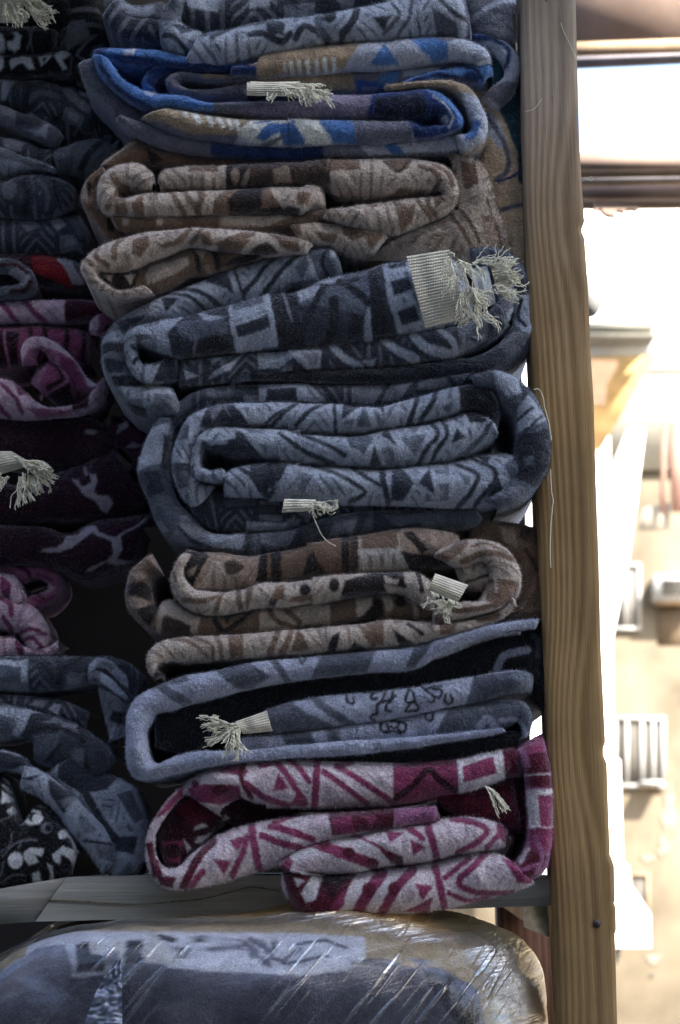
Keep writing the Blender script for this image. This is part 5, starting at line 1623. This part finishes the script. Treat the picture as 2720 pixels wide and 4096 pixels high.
# ------------------------------------------------------------------ plastic-wrapped blanket bale on the shelf below
pk = empty('wrapped_bale', P1(270, 1020, .1)); tag(pk, 'folded blanket bale wrapped in shiny clear plastic on the shelf below', 'bale')
PKM = '''
R l 0 1
 k:0,0,0,10 10,0,10,10
P l k:150,700 400,690 1568,700 l:600,720 600,1000 0,1000 k:100,1100
P d k:395,760 470,740 470,800 560,820 540,900 400,910
P w k:465,750 530,750 550,770 520,810 480,815
P w k:585,750 670,740 640,830 600,790
P d k:660,740 740,735 760,830 740,900 640,900
E d k:790,780 28,34
E k k:945,800 32,38
S d 30 k:840,720 900,735
S d 30 k:1010,730 1090,755
P a k:560,790 620,800 620,860 560,880
P w k:800,700 880,780 930,860 800,880 740,800
S m 22 k:1050,720 1120,800 1160,880
P m k:1190,790 1235,750 1290,790
S m 26 k:1260,740 1350,810 1400,870
S m 22 k:1310,730 1400,790
S m 22 k:1440,750 1400,880
S m 22 k:1568,780 1470,850
P m l:0,740 60,800 20,850 0,830
S m 20 l:130,740 100,840
S m 20 l:60,740 110,830 200,860 400,820
S m 18 l:240,760 400,740 500,780
P d l:530,860 620,830 720,840 800,880 700,890
P a l:690,850 760,850 820,890 770,890
P a l:820,830 950,850 900,880
P m k:-100,900 450,930 650,900 900,880 1100,900 1568,920 l:520,900 530,870 1000,880 1200,1000 1250,1300 k:0,1300 -200,1300
P a k:0,900 200,780 340,760 380,900 350,980 250,1020 100,960
P a k:850,1080 950,1040 1080,1060 1100,1300 850,1300
P m k:640,860 860,860 900,1000 660,1050
P d l:900,890 1050,930 1200,1100 1180,1300 950,1000
'''
def bale_grid(cx0, cx1, top_l, top_r, Y0, depth, rnd_x, rnd_top, inflate=0.0, nu=420, nv=300):
    """rounded slab: u runs left side -> front -> right side, v from top-back over the top edge down the front"""
    # plan outline (x in metres along the shelf, y in depth)
    xl, xr = P1(cx0, 960, Y0)[0] - inflate, P1(cx1, 960, Y0)[0] + inflate
    ztl, ztr = P1(cx0, top_l, Y0)[2], P1(cx1, top_r, Y0)[2]
    yf = Y0 - inflate; hw = (xr - xl) / 2; mx = (xl + xr) / 2; yb = Y0 + depth
    us = np.linspace(-1, 1, nu); an = us * math.pi * .5
    e = .55
    # superellipse front half
    X = mx + hw * np.sign(np.sin(an)) * np.abs(np.sin(an)) ** e
    return xl, xr
def superbale(name, mat, inflate, colf, Y0=-.10, nu=520, nv=330, wr=1.0):
    xl, xr = P1(-70, 980, .05)[0], P1(549, 980, .05)[0]
    zc, mx = None, (xl + xr) / 2; hw = (xr - xl) / 2 + inflate
    hd = .24 + inflate; yc = Y0 + .24
    zt = P1(300, 909, .06)[2]; hh = .17 + inflate; zc = zt - .17
    t = np.linspace(-1, 1, nu); t = np.sign(t) * np.abs(t) ** .9
    a = t * math.pi * .92                                     # round the plan: a=0 is the front middle
    ex, ez = np.where(np.linspace(-1, 1, nu) > 0, .88, .55), .58
    cx = np.sign(np.sin(a)) * np.abs(np.sin(a)) ** ex; cy = -np.sign(np.cos(a)) * np.abs(np.cos(a)) ** ex
    b = np.linspace(math.pi * .5, -math.pi * .35, nv)
    cb = np.abs(np.cos(b)) ** ez; sb = np.sign(np.sin(b)) * np.abs(np.sin(b)) ** ez
    U, Bv = np.meshgrid(np.arange(nu), np.arange(nv))
    x = mx + hw * cx[U] * cb[Bv]; y = yc + hd * cy[U] * cb[Bv]; z = zc + hh * sb[Bv]
    z = z + (x - mx) * .0 
    # left end sags
    z = z - np.clip((mx - .12 - x) / .3, 0, 1) ** 1.6 * .07 * (z > zc - .3)
    X = np.stack([x, y, z], -1)
    # outward wobble
    nrm = np.stack([cx[U] * cb[Bv], cy[U] * cb[Bv], sb[Bv]], -1); nrm /= np.linalg.norm(nrm, axis=2)[..., None] + 1e-9
    d = vnoise(x * 9 + y * 5, z * 12 + y * 7, 31) * .018 + vnoise(x * 30 + y * 17, z * 34, 32) * .004
    if wr > 1:                                               # taut film creases running round the right-hand corner
        ca = vnoise(x * 5 + y * 5, (z * 75 + y * 40 - x * 30), 33) * .0022 + vnoise(x * 14 + z * 60, z * 20 - x * 55 + y * 30, 34) * .0016
        d = d + ca
    X = X + nrm * d[..., None]
    n = nu * nv; idx = np.arange(n).reshape(nv, nu)
    F = np.stack([idx[:-1, :-1], idx[1:, :-1], idx[1:, 1:], idx[:-1, 1:]], -1).reshape(-1, 4)
    V = X.reshape(-1, 3); col = None
    if colf:
        rel = V - CAM; dz = rel @ FW; px = 340 + FPX * (rel @ RT) / dz; py = 512 - FPX * (rel @ UP) / dz
        pal = PAL['brown'] | dict(l=(.66, .66, .70), m=(.15, .15, .185), a=(.27, .265, .31), d=(.035, .033, .042), k=(.02, .018, .02))
        rb = parse(PKM)[0]; col = np.tile(np.array((.46, .36, .21)), (n, 1))
        wx = px + vnoise(px / 6, py / 6, 1) * 2; wy = py + vnoise(px / 6, py / 6, 2) * 2
        for kind, cn, wd, pts in rb['mo']:
            sc = .1913
            if kind == 'E':
                ex_, ey_ = cv(*pts[0]); q_ = np.hypot((wx - ex_) / (pts[1][1] * sc), (wy - ey_) / (pts[1][2] * sc)); m_ = sm((1 - q_) * 3 + .5)
            else:
                p2 = [cv(*z_) for z_ in pts]
                if kind == 'S': m_ = sm((wd * sc / 2 - seg_dist(wx, wy, np.array(p2))) / 3 + .5)
                else:
                    ins = inside(wx, wy, p2); dist = seg_dist(wx, wy, p2 + p2[:1]); m_ = sm(np.where(ins, dist, -dist) / 4 + .5)
            front = sm((V[:, 1] * -1 + (yc - .0)) / .05)
            col = col + (np.array(pal[cn]) - col) * (m_ * front)[:, None]
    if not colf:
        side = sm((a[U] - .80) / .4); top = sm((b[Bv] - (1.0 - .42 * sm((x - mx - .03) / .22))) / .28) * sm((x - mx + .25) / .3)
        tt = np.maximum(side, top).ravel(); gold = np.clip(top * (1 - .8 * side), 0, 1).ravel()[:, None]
        col = np.array((.95, .97, 1.0)) * (1 - tt[:, None]) + (np.array((1.0, .93, .80)) * (1 - gold) + np.array((1.0, .76, .42)) * gold) * tt[:, None]  # golden-white glare on top and right end painted into the film colour
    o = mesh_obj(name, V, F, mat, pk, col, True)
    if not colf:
        at = o.data.attributes.new('GlareMask', 'FLOAT', 'POINT'); at.data.foreach_set('value', (tt * .8).astype(np.float32))
    return o
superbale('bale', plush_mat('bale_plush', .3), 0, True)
def film_mat():
    m, nt, b = newmat('clear_film'); nt.nodes.remove(b)
    out = nt.nodes['Material Output']
    tr = nt.nodes.new('ShaderNodeBsdfTransparent'); tr.inputs[0].default_value = (.93, .94, .96, 1)
    gl = nt.nodes.new('ShaderNodeBsdfGlossy'); gl.inputs['Roughness'].default_value = .10; wa = nt.nodes.new('ShaderNodeAttribute'); wa.attribute_name = 'GlareMask'; ca = nt.nodes.new('ShaderNodeAttribute'); ca.attribute_name = 'Col'; nt.links.new(ca.outputs['Color'], gl.inputs[0]); sepc = nt.nodes.new('ShaderNodeSeparateColor'); nt.links.new(ca.outputs['Color'], sepc.inputs[0])
    def mth(op, a, bb):
        n = nt.nodes.new('ShaderNodeMath'); n.operation = op
        for kk, v in enumerate((a, bb)):
            if isinstance(v, (int, float)): n.inputs[kk].default_value = v
            else: nt.links.new(v, n.inputs[kk])
        return n.outputs[0]
    v1 = coords2(nt, (0, math.radians(48), 0), (7, 7, 150)); n1 = noise(nt, 1.0, 2, v1, .5)
    s1 = ramp(nt, n1.outputs[0], [(.57, (0, 0, 0)), (.70, (1, 1, 1))])
    v2 = coords2(nt, (0, math.radians(8), 0), (3, 12, 160)); n2 = noise(nt, 1.6, 4, v2, .6)
    n4 = noise(nt, 5, 2, coords(nt)); s4 = ramp(nt, n4.outputs[0], [(.40, (0, 0, 0)), (.58, (1, 1, 1))])
    st = mth('MULTIPLY', s1.outputs[0], s4.outputs[0])
    p = bump(nt, st, .010, None, 1); p = bump(nt, mth('MULTIPLY', n2.outputs[0], mth('ADD', mth('MULTIPLY', wa.outputs['Fac'], 4.0), .5)), .0018, None, 1, p)
    n3 = noise(nt, 60, 3, coords(nt), .6); p = bump(nt, n3.outputs[0], .0008, None, .7, p)
    nt.links.new(p, gl.inputs['Normal'])
    fr = nt.nodes.new('ShaderNodeFresnel'); fr.inputs['IOR'].default_value = 1.5
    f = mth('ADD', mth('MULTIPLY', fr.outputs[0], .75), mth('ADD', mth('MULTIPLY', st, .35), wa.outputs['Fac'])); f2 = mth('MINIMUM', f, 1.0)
    mx = nt.nodes.new('ShaderNodeMixShader'); nt.links.new(f2, mx.inputs[0]); nt.links.new(tr.outputs[0], mx.inputs[1]); nt.links.new(gl.outputs[0], mx.inputs[2])
    df = nt.nodes.new('ShaderNodeBsdfDiffuse'); tl = nt.nodes.new('ShaderNodeBsdfTranslucent')
    for z_ in (df, tl): nt.links.new(ca.outputs['Color'], z_.inputs[0])
    ml = nt.nodes.new('ShaderNodeMixShader'); ml.inputs[0].default_value = .5; nt.links.new(df.outputs[0], ml.inputs[1]); nt.links.new(tl.outputs[0], ml.inputs[2])
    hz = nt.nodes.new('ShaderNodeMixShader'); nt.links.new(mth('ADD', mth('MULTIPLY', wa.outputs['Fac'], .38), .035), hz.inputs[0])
    nt.links.new(mx.outputs[0], hz.inputs[1]); nt.links.new(ml.outputs[0], hz.inputs[2])
    nt.links.new(hz.outputs[0], out.inputs[0]); return m
FILM = film_mat()
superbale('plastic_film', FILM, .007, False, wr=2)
# opaque strip standing in for crumpled film on the bale's front
tq = q('k', (630, 840), (500, 1000), (420, 1250), (650, 1250), (640, 1000))
n_ = 40; TV = []; 
for j in range(60):
    y = 840 + j * 6.5
    xl_ = np.interp(y, [840, 930, 1000, 1176, 1240], [615, 545, 505, 440, 425]); xr_ = np.interp(y, [840, 1000, 1240], [632, 638, 640])
    for i in range(16):
        a, b_ = cv('k', xl_ + (xr_ - xl_) * i / 15, y)
        TV.append(P1(a, b_, -.124 + .010 * (1 - j / 59) ** 2 + .009 * vnoise(i / 3.1 + j / 9, j / 3.7, 8) + .004 * vnoise(i / 1.7, j / 1.9 + i / 4, 9)))
TF = [(j * 16 + i, (j + 1) * 16 + i, (j + 1) * 16 + i + 1, j * 16 + i + 1) for j in range(59) for i in range(15)]
tm, tnt, tb = newmat('crumpled_film'); tb.inputs['Base Color'].default_value = (.20, .23, .31, 1); tb.inputs['Roughness'].default_value = .3; tb.inputs['Specular IOR Level'].default_value = .8

mesh_obj('film_crumple', np.array(TV), TF, tm, pk)
